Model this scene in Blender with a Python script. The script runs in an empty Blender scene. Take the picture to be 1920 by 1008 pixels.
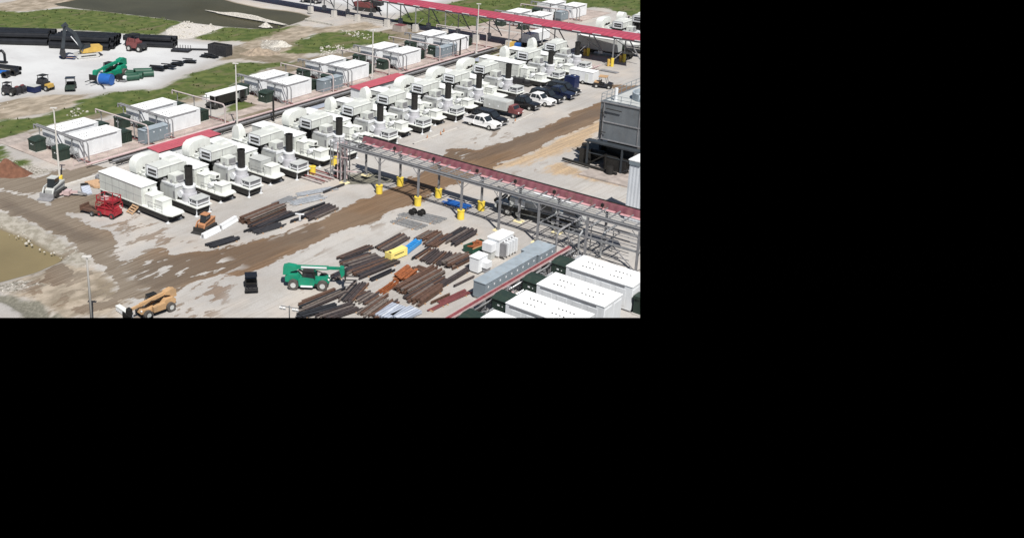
import bpy, bmesh, math, random
import numpy as np
from mathutils import Vector, Matrix, noise
random.seed(7)
R = math.radians
S = bpy.context.scene
COL = S.collection
# ---------------------------------------------------------------- camera, sky, sun, exposure
CAM_H, YAW, PITCH, FPX = 50.0, R(-42.67), R(18.92), 1931.6      # focal length in photo pixels (1920 wide)
cam_d = bpy.data.cameras.new('camera'); cam = bpy.data.objects.new('camera', cam_d); COL.objects.link(cam)
cam.location = (0, 0, CAM_H)
cam.rotation_euler = (math.pi/2 - PITCH, 0, -YAW)
cam_d.sensor_fit = 'HORIZONTAL'; cam_d.sensor_width = 36.0; cam_d.lens = FPX/1920*36
cam_d.shift_x = (960-600)/1920; cam_d.shift_y = -(503.5-297)/1920
cam_d.clip_start = 1; cam_d.clip_end = 3000
S.camera = cam
SUN_TO = Vector((0.815*math.cos(R(53.6)), -0.58*math.cos(R(53.6)), math.sin(R(53.6)))).normalized()
W = bpy.data.worlds.new('World'); S.world = W; W.use_nodes = True
nt = W.node_tree; nt.nodes.clear()
sky = nt.nodes.new('ShaderNodeTexSky'); sky.sky_type = 'NISHITA'; sky.sun_disc = False
sky.sun_elevation = R(53.6); sky.sun_rotation = math.atan2(SUN_TO.x, SUN_TO.y); sky.altitude = 50
tc = nt.nodes.new('ShaderNodeTexCoord'); sep = nt.nodes.new('ShaderNodeSeparateXYZ')
gt = nt.nodes.new('ShaderNodeMath'); gt.operation = 'GREATER_THAN'; gt.inputs[1].default_value = 0.0
mul = nt.nodes.new('ShaderNodeMath'); mul.operation = 'MULTIPLY'; mul.inputs[1].default_value = 0.05
bg = nt.nodes.new('ShaderNodeBackground'); wo = nt.nodes.new('ShaderNodeOutputWorld')
nt.links.new(tc.outputs['Generated'], sep.inputs[0]); nt.links.new(sep.outputs['Z'], gt.inputs[0])
nt.links.new(gt.outputs[0], mul.inputs[0]); nt.links.new(mul.outputs[0], bg.inputs['Strength'])
nt.links.new(sky.outputs[0], bg.inputs['Color']); nt.links.new(bg.outputs[0], wo.inputs[0])   # the sky gives no light below the horizon
sd = bpy.data.lights.new('sun', 'SUN'); sd.energy = 5.0; sd.angle = R(0.5); sd.color = (1.0, 0.96, 0.9)
so = bpy.data.objects.new('sun', sd); COL.objects.link(so); so.location = (0, 0, 120)
so.rotation_euler = SUN_TO.to_track_quat('Z', 'Y').to_euler()
S.view_settings.view_transform = 'Standard'; S.view_settings.look = 'None'
S.view_settings.exposure = 0.28; S.view_settings.gamma = 1.0; S.view_settings.use_curve_mapping = False
# ---------------------------------------------------------------- pixel -> world
_cy, _sy, _cp, _sp = math.cos(YAW), math.sin(YAW), math.cos(PITCH), math.sin(PITCH)
FW = Vector((_sy*_cp, _cy*_cp, -_sp)); RT = Vector((_cy, -_sy, 0)); UP = RT.cross(FW)
def at(x, y, z=0.0):
    d = FW*FPX + RT*(x-600) - UP*(y-297)
    t = (z-CAM_H)/d.z
    return Vector((d.x*t, d.y*t, z))
def heading(p, q):
    a, b = at(*p), at(*q); return math.atan2(b.y-a.y, b.x-a.x)
# ---------------------------------------------------------------- materials
MATS = {}
def mat(name, c, rough=0.6, metal=0.0, var=0.12, scale=0.8, dirt=0.0, dirtc=(0.22, 0.17, 0.12), bump=0.0, ridge=None, spec=0.4, alpha=None):
    if name in MATS: return MATS[name]
    m = bpy.data.materials.new(name); m.use_nodes = True; n = m.node_tree; n.nodes.clear(); L = n.links.new
    out = n.nodes.new('ShaderNodeOutputMaterial'); b = n.nodes.new('ShaderNodeBsdfPrincipled'); L(b.outputs[0], out.inputs[0])
    g = n.nodes.new('ShaderNodeNewGeometry')
    nz = n.nodes.new('ShaderNodeTexNoise'); nz.inputs['Scale'].default_value = scale; nz.inputs['Detail'].default_value = 6; L(g.outputs['Position'], nz.inputs['Vector'])
    mr = n.nodes.new('ShaderNodeMapRange'); mr.inputs[1].default_value = 0.3; mr.inputs[2].default_value = 0.7
    mr.inputs[3].default_value = 1-var; mr.inputs[4].default_value = 1+var; L(nz.outputs[0], mr.inputs[0])
    vm = n.nodes.new('ShaderNodeVectorMath'); vm.operation = 'SCALE'; vm.inputs[0].default_value = c; L(mr.outputs[0], vm.inputs['Scale'])
    col = vm.outputs[0]
    if dirt > 0:
        n2 = n.nodes.new('ShaderNodeTexNoise'); n2.inputs['Scale'].default_value = 1.0; n2.inputs['Detail'].default_value = 8
        mp = n.nodes.new('ShaderNodeMapping'); mp.inputs['Scale'].default_value = (2.2, 2.2, 0.5); L(g.outputs['Position'], mp.inputs[0]); L(mp.outputs[0], n2.inputs['Vector'])
        r2 = n.nodes.new('ShaderNodeMapRange'); r2.inputs[1].default_value = 0.5; r2.inputs[2].default_value = 0.75; r2.inputs[4].default_value = dirt; L(n2.outputs[0], r2.inputs[0])
        mx = n.nodes.new('ShaderNodeMix'); mx.data_type = 'RGBA'; L(r2.outputs[0], mx.inputs[0]); L(col, mx.inputs[6]); mx.inputs[7].default_value = (*dirtc, 1); col = mx.outputs[2]
    L(col, b.inputs['Base Color'])
    b.inputs['Roughness'].default_value = rough; b.inputs['Metallic'].default_value = metal; b.inputs['Specular IOR Level'].default_value = spec
    h = None
    if ridge:                                     # corrugation or panel joints along one axis, spacing in metres
        ax, sp_, dep = ridge
        sx = n.nodes.new('ShaderNodeSeparateXYZ'); L(g.outputs['Position'], sx.inputs[0])
        mm = n.nodes.new('ShaderNodeMath'); mm.operation = 'MULTIPLY'; mm.inputs[1].default_value = 2*math.pi/sp_; L(sx.outputs[ax], mm.inputs[0])
        sn = n.nodes.new('ShaderNodeMath'); sn.operation = 'SINE'; L(mm.outputs[0], sn.inputs[0]); h = sn.outputs[0]
        bp = n.nodes.new('ShaderNodeBump'); bp.inputs['Strength'].default_value = 1; bp.inputs['Distance'].default_value = dep; L(h, bp.inputs['Height']); L(bp.outputs[0], b.inputs['Normal'])
    elif bump > 0:
        bp = n.nodes.new('ShaderNodeBump'); bp.inputs['Strength'].default_value = 1; bp.inputs['Distance'].default_value = bump; L(nz.outputs[0], bp.inputs['Height']); L(bp.outputs[0], b.inputs['Normal'])
    MATS[name] = m; return m
M = dict(
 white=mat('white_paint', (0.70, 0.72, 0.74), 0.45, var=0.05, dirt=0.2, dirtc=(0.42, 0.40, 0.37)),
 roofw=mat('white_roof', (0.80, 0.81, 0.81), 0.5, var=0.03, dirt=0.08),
 gen=mat('offwhite_machine_paint', (0.53, 0.55, 0.525), 0.5, var=0.08, dirt=0.3, dirtc=(0.33, 0.31, 0.27)),
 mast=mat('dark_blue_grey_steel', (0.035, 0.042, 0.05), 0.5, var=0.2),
 genl=mat('pale_machine_paint', (0.66, 0.68, 0.65), 0.5, var=0.06, dirt=0.25, dirtc=(0.38, 0.36, 0.32)),
 geng=mat('light_grey_machine_paint', (0.45, 0.465, 0.455), 0.5, var=0.10, dirt=0.3, dirtc=(0.27, 0.25, 0.22)),
 insul=mat('grey_insulation_jacket', (0.50, 0.50, 0.53), 0.42, metal=0.15, var=0.06, scale=2.5),
 black=mat('black_steel', (0.018, 0.017, 0.016), 0.55, var=0.3, scale=2.0),
 blackp=mat('black_plastic_pipe', (0.012, 0.013, 0.016), 0.38, var=0.3),
 dark=mat('dark_underframe', (0.025, 0.024, 0.023), 0.8, var=0.3),
 rubber=mat('tyre_rubber', (0.03, 0.03, 0.03), 0.85, var=0.2),
 tyreg=mat('dusty_tyre_rubber', (0.075, 0.068, 0.062), 0.9, var=0.3, scale=4),
 rim=mat('wheel_rim', (0.55, 0.55, 0.53), 0.4, metal=0.3),
 glass=mat('dark_glass', (0.02, 0.025, 0.03), 0.12, var=0.05, spec=0.6),
 galv=mat('galvanised_steel', (0.36, 0.37, 0.38), 0.4, metal=0.5, var=0.18, scale=3),
 steel=mat('grey_painted_steel', (0.22, 0.22, 0.23), 0.5, var=0.15, scale=2),
 silver=mat('bright_metal', (0.55, 0.58, 0.62), 0.35, metal=0.5, var=0.2, scale=3),
 pole=mat('pole_paint', (0.55, 0.53, 0.50), 0.5, var=0.06),
 redroof=mat('red_sheet_roof', (0.42, 0.090, 0.115), 0.5, var=0.10, dirt=0.2, dirtc=(0.30,0.14,0.13), ridge=(1, 0.6, 0.03)),
 redtop=mat('red_bridge_roof', (0.37, 0.058, 0.092), 0.5, var=0.14, dirt=0.25, dirtc=(0.26,0.09,0.10), ridge=(0, 1.2, 0.04)),
 redrack=mat('dull_red_tray_cover', (0.175, 0.062, 0.078), 0.6, var=0.18, dirt=0.4, ridge=(0, 1.1, 0.03)),
 pink=mat('faded_pink_tray', (0.55, 0.30, 0.31), 0.6, var=0.15, scale=1.5),
 redpipe=mat('red_brown_pipe', (0.17, 0.055, 0.055), 0.5, var=0.2),
 pinkpipe=mat('pinkish_pipe', (0.50, 0.38, 0.38), 0.5, var=0.12),
 yellow=mat('yellow_guard', (0.72, 0.54, 0.06), 0.6, var=0.10, dirt=0.35),
 yelm=mat('yellow_machine', (0.52, 0.34, 0.08), 0.55, var=0.15, dirt=0.35),
 yelp=mat('pale_yellow_paint', (0.80, 0.66, 0.20), 0.5, var=0.06, dirt=0.12),
 tanm=mat('tan_machine', (0.46, 0.29, 0.15), 0.55, var=0.15, dirt=0.5, dirtc=(0.28,0.22,0.16)),
 orange=mat('orange_machine', (0.42, 0.20, 0.10), 0.55, var=0.15, dirt=0.4),
 green=mat('bright_green_machine', (0.008, 0.22, 0.13), 0.45, var=0.15, dirt=0.3, dirtc=(0.10,0.14,0.10)),
 dgreen=mat('dark_green_cabinet', (0.022, 0.038, 0.03), 0.5, var=0.15, dirt=0.1),
 mgreen=mat('bottle_green_plastic', (0.02, 0.07, 0.045), 0.5, var=0.15),
 blue=mat('blue_paint', (0.015, 0.095, 0.34), 0.5, var=0.15),
 navy=mat('navy_paint', (0.012, 0.02, 0.07), 0.4, var=0.1),
 blueb=mat('light_blue_paint', (0.04, 0.27, 0.62), 0.45, var=0.1),
 sheet=mat('pale_blue_sheet', (0.42, 0.46, 0.54), 0.4, metal=0.2, var=0.1, ridge=(0, 0.35, 0.03)),
 red=mat('red_machine', (0.30, 0.018, 0.03), 0.5, var=0.2, dirt=0.3),
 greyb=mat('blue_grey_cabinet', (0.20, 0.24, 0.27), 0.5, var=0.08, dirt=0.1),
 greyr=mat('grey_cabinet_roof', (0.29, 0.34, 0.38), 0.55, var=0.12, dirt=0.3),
 tower=mat('grey_cladding', (0.135, 0.15, 0.165), 0.55, var=0.14, scale=0.5, ridge=(0, 1.1, 0.006), dirt=0.1),
 corr=mat('white_corrugated_wall', (0.60, 0.63, 0.67), 0.5, var=0.05, ridge=(0, 0.45, 0.012)),
 wood=mat('raw_timber', (0.46, 0.30, 0.18), 0.8, var=0.15, scale=3),
 conc=mat('pale_concrete', (0.50, 0.48, 0.45), 0.85, var=0.12, scale=2),
 beamd=mat('dark_steel_beam', (0.055, 0.045, 0.045), 0.6, var=0.35, scale=3, dirt=0.35, dirtc=(0.11, 0.06, 0.04)),
 beamb=mat('brown_steel_beam', (0.10, 0.058, 0.042), 0.65, var=0.3, scale=3, dirt=0.4, dirtc=(0.18, 0.09, 0.05)),
 beamk=mat('black_steel_beam', (0.028, 0.028, 0.032), 0.5, var=0.3, scale=3),
 beamr=mat('orange_rust_steel', (0.27, 0.085, 0.03), 0.75, var=0.35, scale=4, dirt=0.4, dirtc=(0.10, 0.05, 0.03)),
 rust=mat('reddish_soil', (0.14, 0.065, 0.04), 0.95, var=0.25, scale=1.5, bump=0.15),
 soil=mat('grey_brown_soil', (0.26, 0.21, 0.16), 0.95, var=0.3, scale=1.5, bump=0.15),
 stone=mat('pale_stone', (0.42, 0.40, 0.36), 0.9, var=0.35, scale=3, bump=0.05),
 grassb=mat('grass_blades', (0.085, 0.108, 0.032), 0.9, var=0.45, scale=0.7),
 carw=mat('white_car_paint', (0.78, 0.78, 0.78), 0.25, var=0.02),
 cark=mat('black_car_paint', (0.012, 0.012, 0.014), 0.2, var=0.1, spec=0.6),
 carn=mat('navy_car_paint', (0.012, 0.016, 0.04), 0.2, var=0.1, spec=0.6),
 gantryp=mat('pale_pipe_paint', (0.46, 0.40, 0.39), 0.5, var=0.12),
 redcable=mat('red_cable', (0.22, 0.06, 0.07), 0.55, var=0.3, scale=2, dirt=0.4),
 footy=mat('faded_yellow_concrete', (0.66, 0.58, 0.34), 0.7, var=0.12, dirt=0.4, dirtc=(0.45,0.42,0.36)),
 beaml=mat('pale_worn_steel', (0.15, 0.125, 0.11), 0.55, var=0.3, scale=3, dirt=0.3, dirtc=(0.09,0.06,0.05)),
 lamp=mat('lamp_lens', (0.8, 0.8, 0.78), 0.2, var=0.02),
)
# ---------------------------------------------------------------- mesh builder
class B:
    def __init__(s): s.v = []; s.f = []
    def add(s, vs, fs):
        o = len(s.v); s.v += [tuple(v) for v in vs]; s.f += [tuple(i+o for i in f) for f in fs]; return s
    def box(s, x0, x1, y0, y1, z0, z1):
        v = [(x0,y0,z0),(x1,y0,z0),(x1,y1,z0),(x0,y1,z0),(x0,y0,z1),(x1,y0,z1),(x1,y1,z1),(x0,y1,z1)]
        return s.add(v, [(3,2,1,0),(4,5,6,7),(0,1,5,4),(1,2,6,5),(2,3,7,6),(3,0,4,7)])
    def cb(s, x, y, z, sx, sy, sz, rz=0, ry=0, rx=0):
        m = Matrix.Translation((x,y,z)) @ Matrix.Rotation(rz,4,'Z') @ Matrix.Rotation(ry,4,'Y') @ Matrix.Rotation(rx,4,'X')
        v = [m @ Vector((a*sx/2, b*sy/2, c*sz/2)) for a,b,c in ((-1,-1,-1),(1,-1,-1),(1,1,-1),(-1,1,-1),(-1,-1,1),(1,-1,1),(1,1,1),(-1,1,1))]
        return s.add(v, [(3,2,1,0),(4,5,6,7),(0,1,5,4),(1,2,6,5),(2,3,7,6),(3,0,4,7)])
    def taper(s, x0,x1,y0,y1,z0,z1, ix0=0, ix1=0, iy=0):
        v = [(x0,y0,z0),(x1,y0,z0),(x1,y1,z0),(x0,y1,z0),(x0+ix0,y0+iy,z1),(x1-ix1,y0+iy,z1),(x1-ix1,y1-iy,z1),(x0+ix0,y1-iy,z1)]
        return s.add(v, [(3,2,1,0),(4,5,6,7),(0,1,5,4),(1,2,6,5),(2,3,7,6),(3,0,4,7)])
    def cyl(s, p0, p1, r, n=12, r2=None):
        p0, p1 = Vector(p0), Vector(p1); d = p1-p0
        if d.length < 1e-6: return s
        r2 = r if r2 is None else r2
        q = d.to_track_quat('Z','Y'); a = q @ Vector((1,0,0)); b = q @ Vector((0,1,0)); vs = []
        for p, rr in ((p0,r),(p1,r2)):
            for i in range(n):
                t = 2*math.pi*i/n; vs.append(p + a*(rr*math.cos(t)) + b*(rr*math.sin(t)))
        return s.add(vs, [tuple(range(n-1,-1,-1)), tuple(range(n,2*n))] + [(i,(i+1)%n,n+(i+1)%n,n+i) for i in range(n)])
    def ring(s, p0, p1, r, ri, n=16):
        p0, p1 = Vector(p0), Vector(p1); q = (p1-p0).to_track_quat('Z','Y'); a = q @ Vector((1,0,0)); b = q @ Vector((0,1,0)); vs = []
        for p, rr in ((p0,r),(p1,r),(p0,ri),(p1,ri)):
            for i in range(n):
                t = 2*math.pi*i/n; vs.append(p + a*(rr*math.cos(t)) + b*(rr*math.sin(t)))
        fs = []
        for i in range(n):
            j = (i+1) % n
            fs += [(i,j,n+j,n+i),(2*n+j,2*n+i,3*n+i,3*n+j),(j,i,2*n+i,2*n+j),(n+i,n+j,3*n+j,3*n+i)]
        return s.add(vs, fs)
    def path(s, pts, r, n=8):
        for a, b in zip(pts[:-1], pts[1:]): s.cyl(a, b, r, n)
        return s
    def bar(s, p0, p1, w, h=None):
        p0, p1 = Vector(p0), Vector(p1); d = p1-p0; h = h or w
        ax = d.normalized(); sd_ = ax.cross(Vector((0,0,1)))
        if sd_.length < 1e-3: sd_ = Vector((1,0,0))
        sd_.normalize(); u = sd_.cross(ax); vs = []
        for p in (p0,p1):
            for a, b in ((-1,-1),(1,-1),(1,1),(-1,1)): vs.append(p + sd_*(a*w/2) + u*(b*h/2))
        return s.add(vs, [(3,2,1,0),(4,5,6,7),(0,1,5,4),(1,2,6,5),(2,3,7,6),(3,0,4,7)])
    def prism(s, prof, a0, a1, axis='y', inset=None):
        # prof: (x, z) pairs, extruded along y (axis 'y'); (y, z) along x ('x'); (x, y) along z ('z')
        def P(p, t, k=0):
            return (p[0],t,p[1]) if axis == 'y' else (t,p[0],p[1]) if axis == 'x' else (p[0],p[1],t)
        n = len(prof); vs = [P(p,a0) for p in prof] + [P(p,a1) for p in prof]
        if inset:                              # per-vertex width inset, for tumblehome
            vs = [P(p,a0+i) for p, i in zip(prof, inset)] + [P(p,a1-i) for p, i in zip(prof, inset)]
        return s.add(vs, [tuple(range(n)), tuple(range(2*n-1,n-1,-1))] + [((i+1)%n,i,n+i,n+(i+1)%n) for i in range(n)])
    def obj(s, name, m, parent=None, smooth=False, loc=None, rz=0):
        me = bpy.data.meshes.new(name); me.from_pydata([tuple(v) for v in s.v], [], s.f)
        me.materials.append(M[m] if isinstance(m, str) else m)
        bm = bmesh.new(); bm.from_mesh(me); bmesh.ops.recalc_face_normals(bm, faces=bm.faces); bm.to_mesh(me); bm.free()
        if smooth:
            for p in me.polygons: p.use_smooth = True
            me.set_sharp_from_angle(angle=R(35))
        o = bpy.data.objects.new(name, me); COL.objects.link(o)
        if parent: o.parent = parent
        if loc is not None: o.location = loc; o.rotation_euler = (0,0,rz)
        return o
def thing(name, label, cat, loc=(0,0,0), rz=0, group=None, scale=None):
    o = bpy.data.objects.new(name, None); COL.objects.link(o); o.location = loc; o.rotation_euler = (0,0,rz); o.empty_display_size = 0.5
    o['label'] = label; o['category'] = cat; o['kind'] = 'thing'
    if group: o['group'] = group
    if scale: o.scale = (scale,)*3
    return o
def tag(o, label, cat, group=None):
    o['label'] = label; o['category'] = cat; o['kind'] = 'thing'
    if group: o['group'] = group
    return o
def kids(o): return [c for c in bpy.data.objects if c.parent == o]
def dup(o, loc, rz=0, label=None, parent=None, swap=None):
    c = o.copy(); COL.objects.link(c)
    if parent is None:
        c.location = loc; c.rotation_euler = (0,0,rz)
        if label: c['label'] = label
    else: c.parent = parent
    if swap and c.type == 'MESH':
        k = c.data.materials[0].name
        if k in swap: c.data = c.data.copy(); c.data.materials[0] = M[swap[k]]
    for ch in KIDS.get(o.name, []): dup(ch, None, 0, None, c, swap)
    return c
KIDS = {}
def freeze(o):                                # remember the children of a prototype once, so that copying stays fast
    k = kids(o); KIDS[o.name] = k
    for c in k: freeze(c)
ORD = ['first','second','third','fourth','fifth','sixth','seventh','eighth','ninth','tenth','eleventh','twelfth','thirteenth','fourteenth','fifteenth','sixteenth']
def wheel(parent, x, y, r, w, tyre='rubber', rimm='rim', name='wheel'):
    t = B().cyl((x,y-w/2,r),(x,y+w/2,r), r, 18).obj(name, tyre, parent, True)
    B().cyl((x,y-w/2-0.012,r),(x,y+w/2+0.012,r), r*0.52, 12).obj('rim', rimm, t, True)
    return t
# ================================================================ GROUND
def P2(pts, z=0.0): return np.array([[*at(x, y, z)[:2]] for x, y in pts])
def sdf(poly, X, Y):                        # signed distance, positive inside
    d = np.full(X.shape, 1e9); ins = np.zeros(X.shape, bool); n = len(poly)
    for i in range(n):
        a, b = poly[i], poly[(i+1) % n]; e = b-a; w0, w1 = X-a[0], Y-a[1]
        t = np.clip((w0*e[0]+w1*e[1])/max(e@e, 1e-9), 0, 1)
        d = np.minimum(d, np.hypot(w0-e[0]*t, w1-e[1]*t))
        c = (a[1] > Y) != (b[1] > Y)
        with np.errstate(divide='ignore', invalid='ignore'):
            ins ^= c & (X < (b[0]-a[0])*(Y-a[1])/(b[1]-a[1]+1e-12)+a[0])
    return np.where(ins, d, -d)
ZONES = dict(
 mud=[[(200,560),(219,530),(201,508),(177,489),(169,474),(141,463),(121,445),(94,434),(53,412),(0,393),(-60,370),(-60,335),(0,358),(75,377),(110,394),(141,407),(172,422),(205,437),(225,456),(212,470),(234,492),(262,476),(300,463),(323,477),(363,469),(385,470),(435,462),(471,449),(510,442),(566,424),(600,412),(640,391),(700,366),(765,336),(805,318),(835,302),(835,278),(866,278),(900,281),(947,266),(1017,239),(1080,209),(1132,190),(1162,178),(1147,158),(1200,160),(1300,150),(1300,190),(1127,221),(1094,239),(1057,253),(1025,268),(1002,282),(936,307),(857,344),(800,373),(733,398),(700,412),(628,439),(600,450),(551,476),(512,492),(449,520),(419,512),(378,520),(353,534),(336,547),(300,553),(262,556)],
      [(-40,345),(-40,300),(20,322),(70,334),(108,318),(166,306),(210,318),(118,345),(70,362),(30,358)],
      [(75,530),(88,500),(110,490),(138,510),(130,525),(100,535)], [(140,575),(215,560),(225,572),(150,590)],
      [(110,395),(95,372),(140,362),(200,366),(240,375),(212,392),(150,400)]],
 bank=[[(-60,400),(0,394),(50,413),(94,435),(121,447),(141,465),(175,492),(150,500),(120,488),(88,474),(60,462),(28,446),(0,434),(-60,425)]],
 ditch=[[(-60,540),(0,549),(36,556),(67,564),(118,597),(150,640),(60,640),(52,598),(31,581),(0,562),(-60,545)],
      [(630,330),(700,318),(760,340),(650,345)]],
 grass=[[(-150,10),(0,19),(45,24),(100,16),(150,15),(300,33),(345,39),(318,52),(300,66),(215,62),(130,55),(0,52),(-150,45)],
      [(365,72),(415,50),(480,53),(530,50),(560,46),(500,68),(470,77),(390,76)],
      [(135,203),(150,188),(210,172),(300,166),(350,142),(430,116),(505,118),(560,116),(500,128),(450,148),(430,168),(330,188),(285,204),(210,214)],
      [(-150,250),(0,225),(60,220),(135,200),(205,208),(100,232),(0,262),(-150,290)],
      [(530,100),(560,75),(600,62),(680,56),(740,64),(725,80),(690,84),(600,100)],
      [(735,42),(752,30),(800,14),(850,4),(905,-8),(1300,-30),(1300,40),(1200,38),(1130,12),(1085,16),(1010,20),(905,50),(800,50)],
      [(462,175),(550,160),(620,150),(600,165),(500,190),(440,208),(425,222),(412,240),(400,236),(440,190)],
      [(-150,300),(0,272),(16,286),(0,300),(-150,320)], [(20,300),(40,296),(60,308),(30,312)],
      [(855,125),(900,112),(935,100),(925,116),(880,130)]],
 gravel=[[(-150,60),(0,58),(215,60),(260,66),(330,72),(440,84),(440,100),(410,113),(350,135),(310,158),(296,166),(240,169),(150,177),(100,176),(50,180),(0,192),(-150,230)],
      [(596,2),(640,-14),(760,-40),(870,-40),(850,0),(752,27),(720,30),(680,20)],[(420,-10),(560,-10),(640,14),(610,20),(480,5)]],
 tan=[[(470,62),(545,46),(600,52),(690,40),(715,52),(640,62),(590,62),(555,80),(580,100),(560,112),(500,112),(452,112),(440,98)],
      [(-150,200),(0,190),(60,180),(150,176),(180,168),(150,188),(135,200),(60,218),(0,224),(-150,250)],
      [(936,308),(1002,284),(1057,254),(1127,222),(1135,238),(1090,270),(1000,305),(925,318)],
      [(1040,305),(1080,315),(1180,340),(1180,352),(1080,330),(1020,325)],
      [(0,528),(67,510),(88,500),(120,490),(180,500),(240,545),(215,595),(120,595),(67,564),(0,549)],
      [(-150,4),(0,6),(60,-6),(200,-14),(120,10),(60,22),(0,20),(-150,16)],
      [(1146,158),(1200,160),(1200,172),(1165,180)],[(450,165),(420,180),(330,200),(260,214),(330,190)]],
 rocky=[[(-60,422),(0,428),(28,437),(60,450),(88,463),(110,468),(128,476),(120,486),(88,474),(60,462),(28,446),(0,434),(-60,428)],
      [(0,290),(30,298),(60,310),(100,320),(60,332),(20,322)], [(-60,520),(0,530),(30,522),(90,530),(40,545),(0,549)],
      [(120,214),(150,202),(175,214),(150,228)],[(600,86),(660,84),(720,90),(690,100),(600,104)],[(640,56),(690,62),(700,76),(650,66)],[(490,75),(530,76),(525,95),(490,95)]],
 slab=[[(311,57),(330,48),(345,40),(380,43),(421,50),(400,58),(370,68),(350,73),(325,72),(314,66)]],
 wet=[[(835,278),(900,284),(1000,247),(1132,195),(1127,216),(1000,262),(900,300),(840,300)],[(240,520),(300,480),(380,472),(520,442),(600,418),(600,440),(450,505),(380,515),(300,545)],[(0,370),(100,410),(200,450),(150,455),(0,388)]],
)
ZONES['scrub'] = ZONES['tan'][:2]+ZONES['tan'][4:6]+ZONES['tan'][7:]; ZONES['tan'] = [ZONES['tan'][2], ZONES['tan'][3], ZONES['tan'][6]]
ZONES['ring'] = [[(-60,320),(0,300),(210,300),(220,345),(180,420),(240,460),(300,500),(300,560),(150,600),(60,440),(-60,410)]]
ZONES['soil'] = [[(-100,268),(0,255),(100,236),(160,214),(205,206),(285,203),(330,190),(440,158),(500,130),(560,112),(600,103),(720,90),(755,95),(690,100),(600,116),(480,160),(440,176),(300,192),(215,216),(90,242),(0,268),(-100,320)],[(440,84),(500,100),(560,112),(520,122),(460,110),(410,112)],[(460,178),(560,150),(640,140),(560,190),(470,220),(430,224)],[(860,112),(900,98),(1000,66),(1010,75),(940,115),(880,135)],[(690,62),(760,50),(800,60),(760,80),(720,84)]]
ZONES['patch'] = [[(95,425),(150,400),(240,395),(330,430),(385,470),(470,455),(520,470),(440,540),(400,600),(60,600),(30,520),(100,480)],[(640,400),(760,340),(720,420),(640,450)],[(820,300),(900,250),(960,240),(900,330)],[(925,335),(1080,290),(1130,230),(1100,300)],[(560,590),(560,430),(640,400),(600,480)]]
ZONES['isle'] = [[(205,470),(300,470),(400,500),(420,520),(330,545),(260,540)],[(400,470),(460,500),(400,520)],[(470,455),(600,425),(560,425),(480,450)],[(835,285),(880,285),(870,300),(840,298)]]
PONDS = [[(-100,400),(-60,420),(0,431),(24,440),(47,448),(66,459),(88,472),(116,484),(104,494),(88,500),(67,510),(28,520),(0,528),(-100,545)],
         [(103,9),(140,0),(200,-22),(330,-40),(400,-6),(441,6),(488,16),(535,21),(560,25),(580,31),(566,39),(545,46),(520,54),(480,54),(421,50),(345,41),(300,34),(200,22),(130,14)]]
def axis(a, b, lo, hi, fine, coarse):
    v = list(np.arange(lo, hi, fine)); x = lo
    while x > a: x -= coarse; v.insert(0, x)
    x = hi
    while x < b: v.append(x); x += coarse
    return np.array(v)
gx = axis(-700, 60, -215, -36, 0.85, 7.0); gy = axis(-40, 700, 42, 215, 0.85, 7.0)
GX, GY = np.meshgrid(gx, gy); X, Y = GX.ravel(), GY.ravel()
D = {k: np.max([sdf(P2(p), X, Y) for p in ps], axis=0) for k, ps in ZONES.items()}
dp = np.max([sdf(P2(p, -0.45), X, Y) for p in PONDS], axis=0)
nz1 = np.array([noise.noise(Vector((x*0.35, y*0.35, 0))) + 0.5*noise.noise(Vector((x*0.9, y*0.9, 3))) for x, y in zip(X, Y)])
rough = np.clip((np.maximum(np.maximum(D['rocky'], D['scrub']*0.5), D['grass']*0.8)+0.5)/3, 0, 1)
Zg = nz1*0.22*rough - np.clip(D['ditch']*0.5, 0, 0.5)
Zg = Zg + np.where(dp > -4, -0.45*(1+np.tanh(dp/1.6)), 0)
Zg -= 0.02
ny, nx = GX.shape
me = bpy.data.meshes.new('ground')
idx = np.arange(nx*ny).reshape(ny, nx)
quads = np.stack([idx[:-1,:-1], idx[:-1,1:], idx[1:,1:], idx[1:,:-1]], -1).reshape(-1, 4)
# the photograph ends at its right and lower edge: nothing is built beyond them
c = np.stack([X[quads].mean(1), Y[quads].mean(1), Zg[quads].mean(1)-CAM_H], 1)
FWn, RTn, UPn = np.array(FW), np.array(RT), np.array(UP)
w_ = c@FWn; px_ = 600+FPX*(c@RTn)/np.maximum(w_, 1e-3); py_ = 297-FPX*(c@UPn)/np.maximum(w_, 1e-3)
keep = (w_ > 1) & (px_ < 1290) & (py_ < 690)
quads = quads[keep]
me.from_pydata(np.stack([X, Y, Zg], 1).tolist(), [], quads.tolist())
for k, v in list(D.items())+[('pond', dp)]:
    a = me.attributes.new('d_'+k, 'FLOAT', 'POINT'); a.data.foreach_set('value', np.clip(v, -12, 12).astype(np.float32))
me.polygons.foreach_set('use_smooth', [True]*len(me.polygons))
ground = bpy.data.objects.new('ground', me); COL.objects.link(ground); ground['kind'] = 'structure'
gm = bpy.data.materials.new('yard_ground'); gm.use_nodes = True; n = gm.node_tree; n.nodes.clear(); L = n.links.new
out = n.nodes.new('ShaderNodeOutputMaterial'); bs = n.nodes.new('ShaderNodeBsdfPrincipled'); L(bs.outputs[0], out.inputs[0])
geo = n.nodes.new('ShaderNodeNewGeometry')
def tn(scale, det=6, sc=(1,1,1), rgh=0.55, rz=0):
    mp = n.nodes.new('ShaderNodeMapping'); mp.inputs['Scale'].default_value = sc; mp.inputs['Rotation'].default_value = (0,0,rz); L(geo.outputs['Position'], mp.inputs[0])
    t = n.nodes.new('ShaderNodeTexNoise'); t.inputs['Scale'].default_value = scale; t.inputs['Detail'].default_value = det; t.inputs['Roughness'].default_value = rgh
    L(mp.outputs[0], t.inputs['Vector']); return t.outputs[0]
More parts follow.
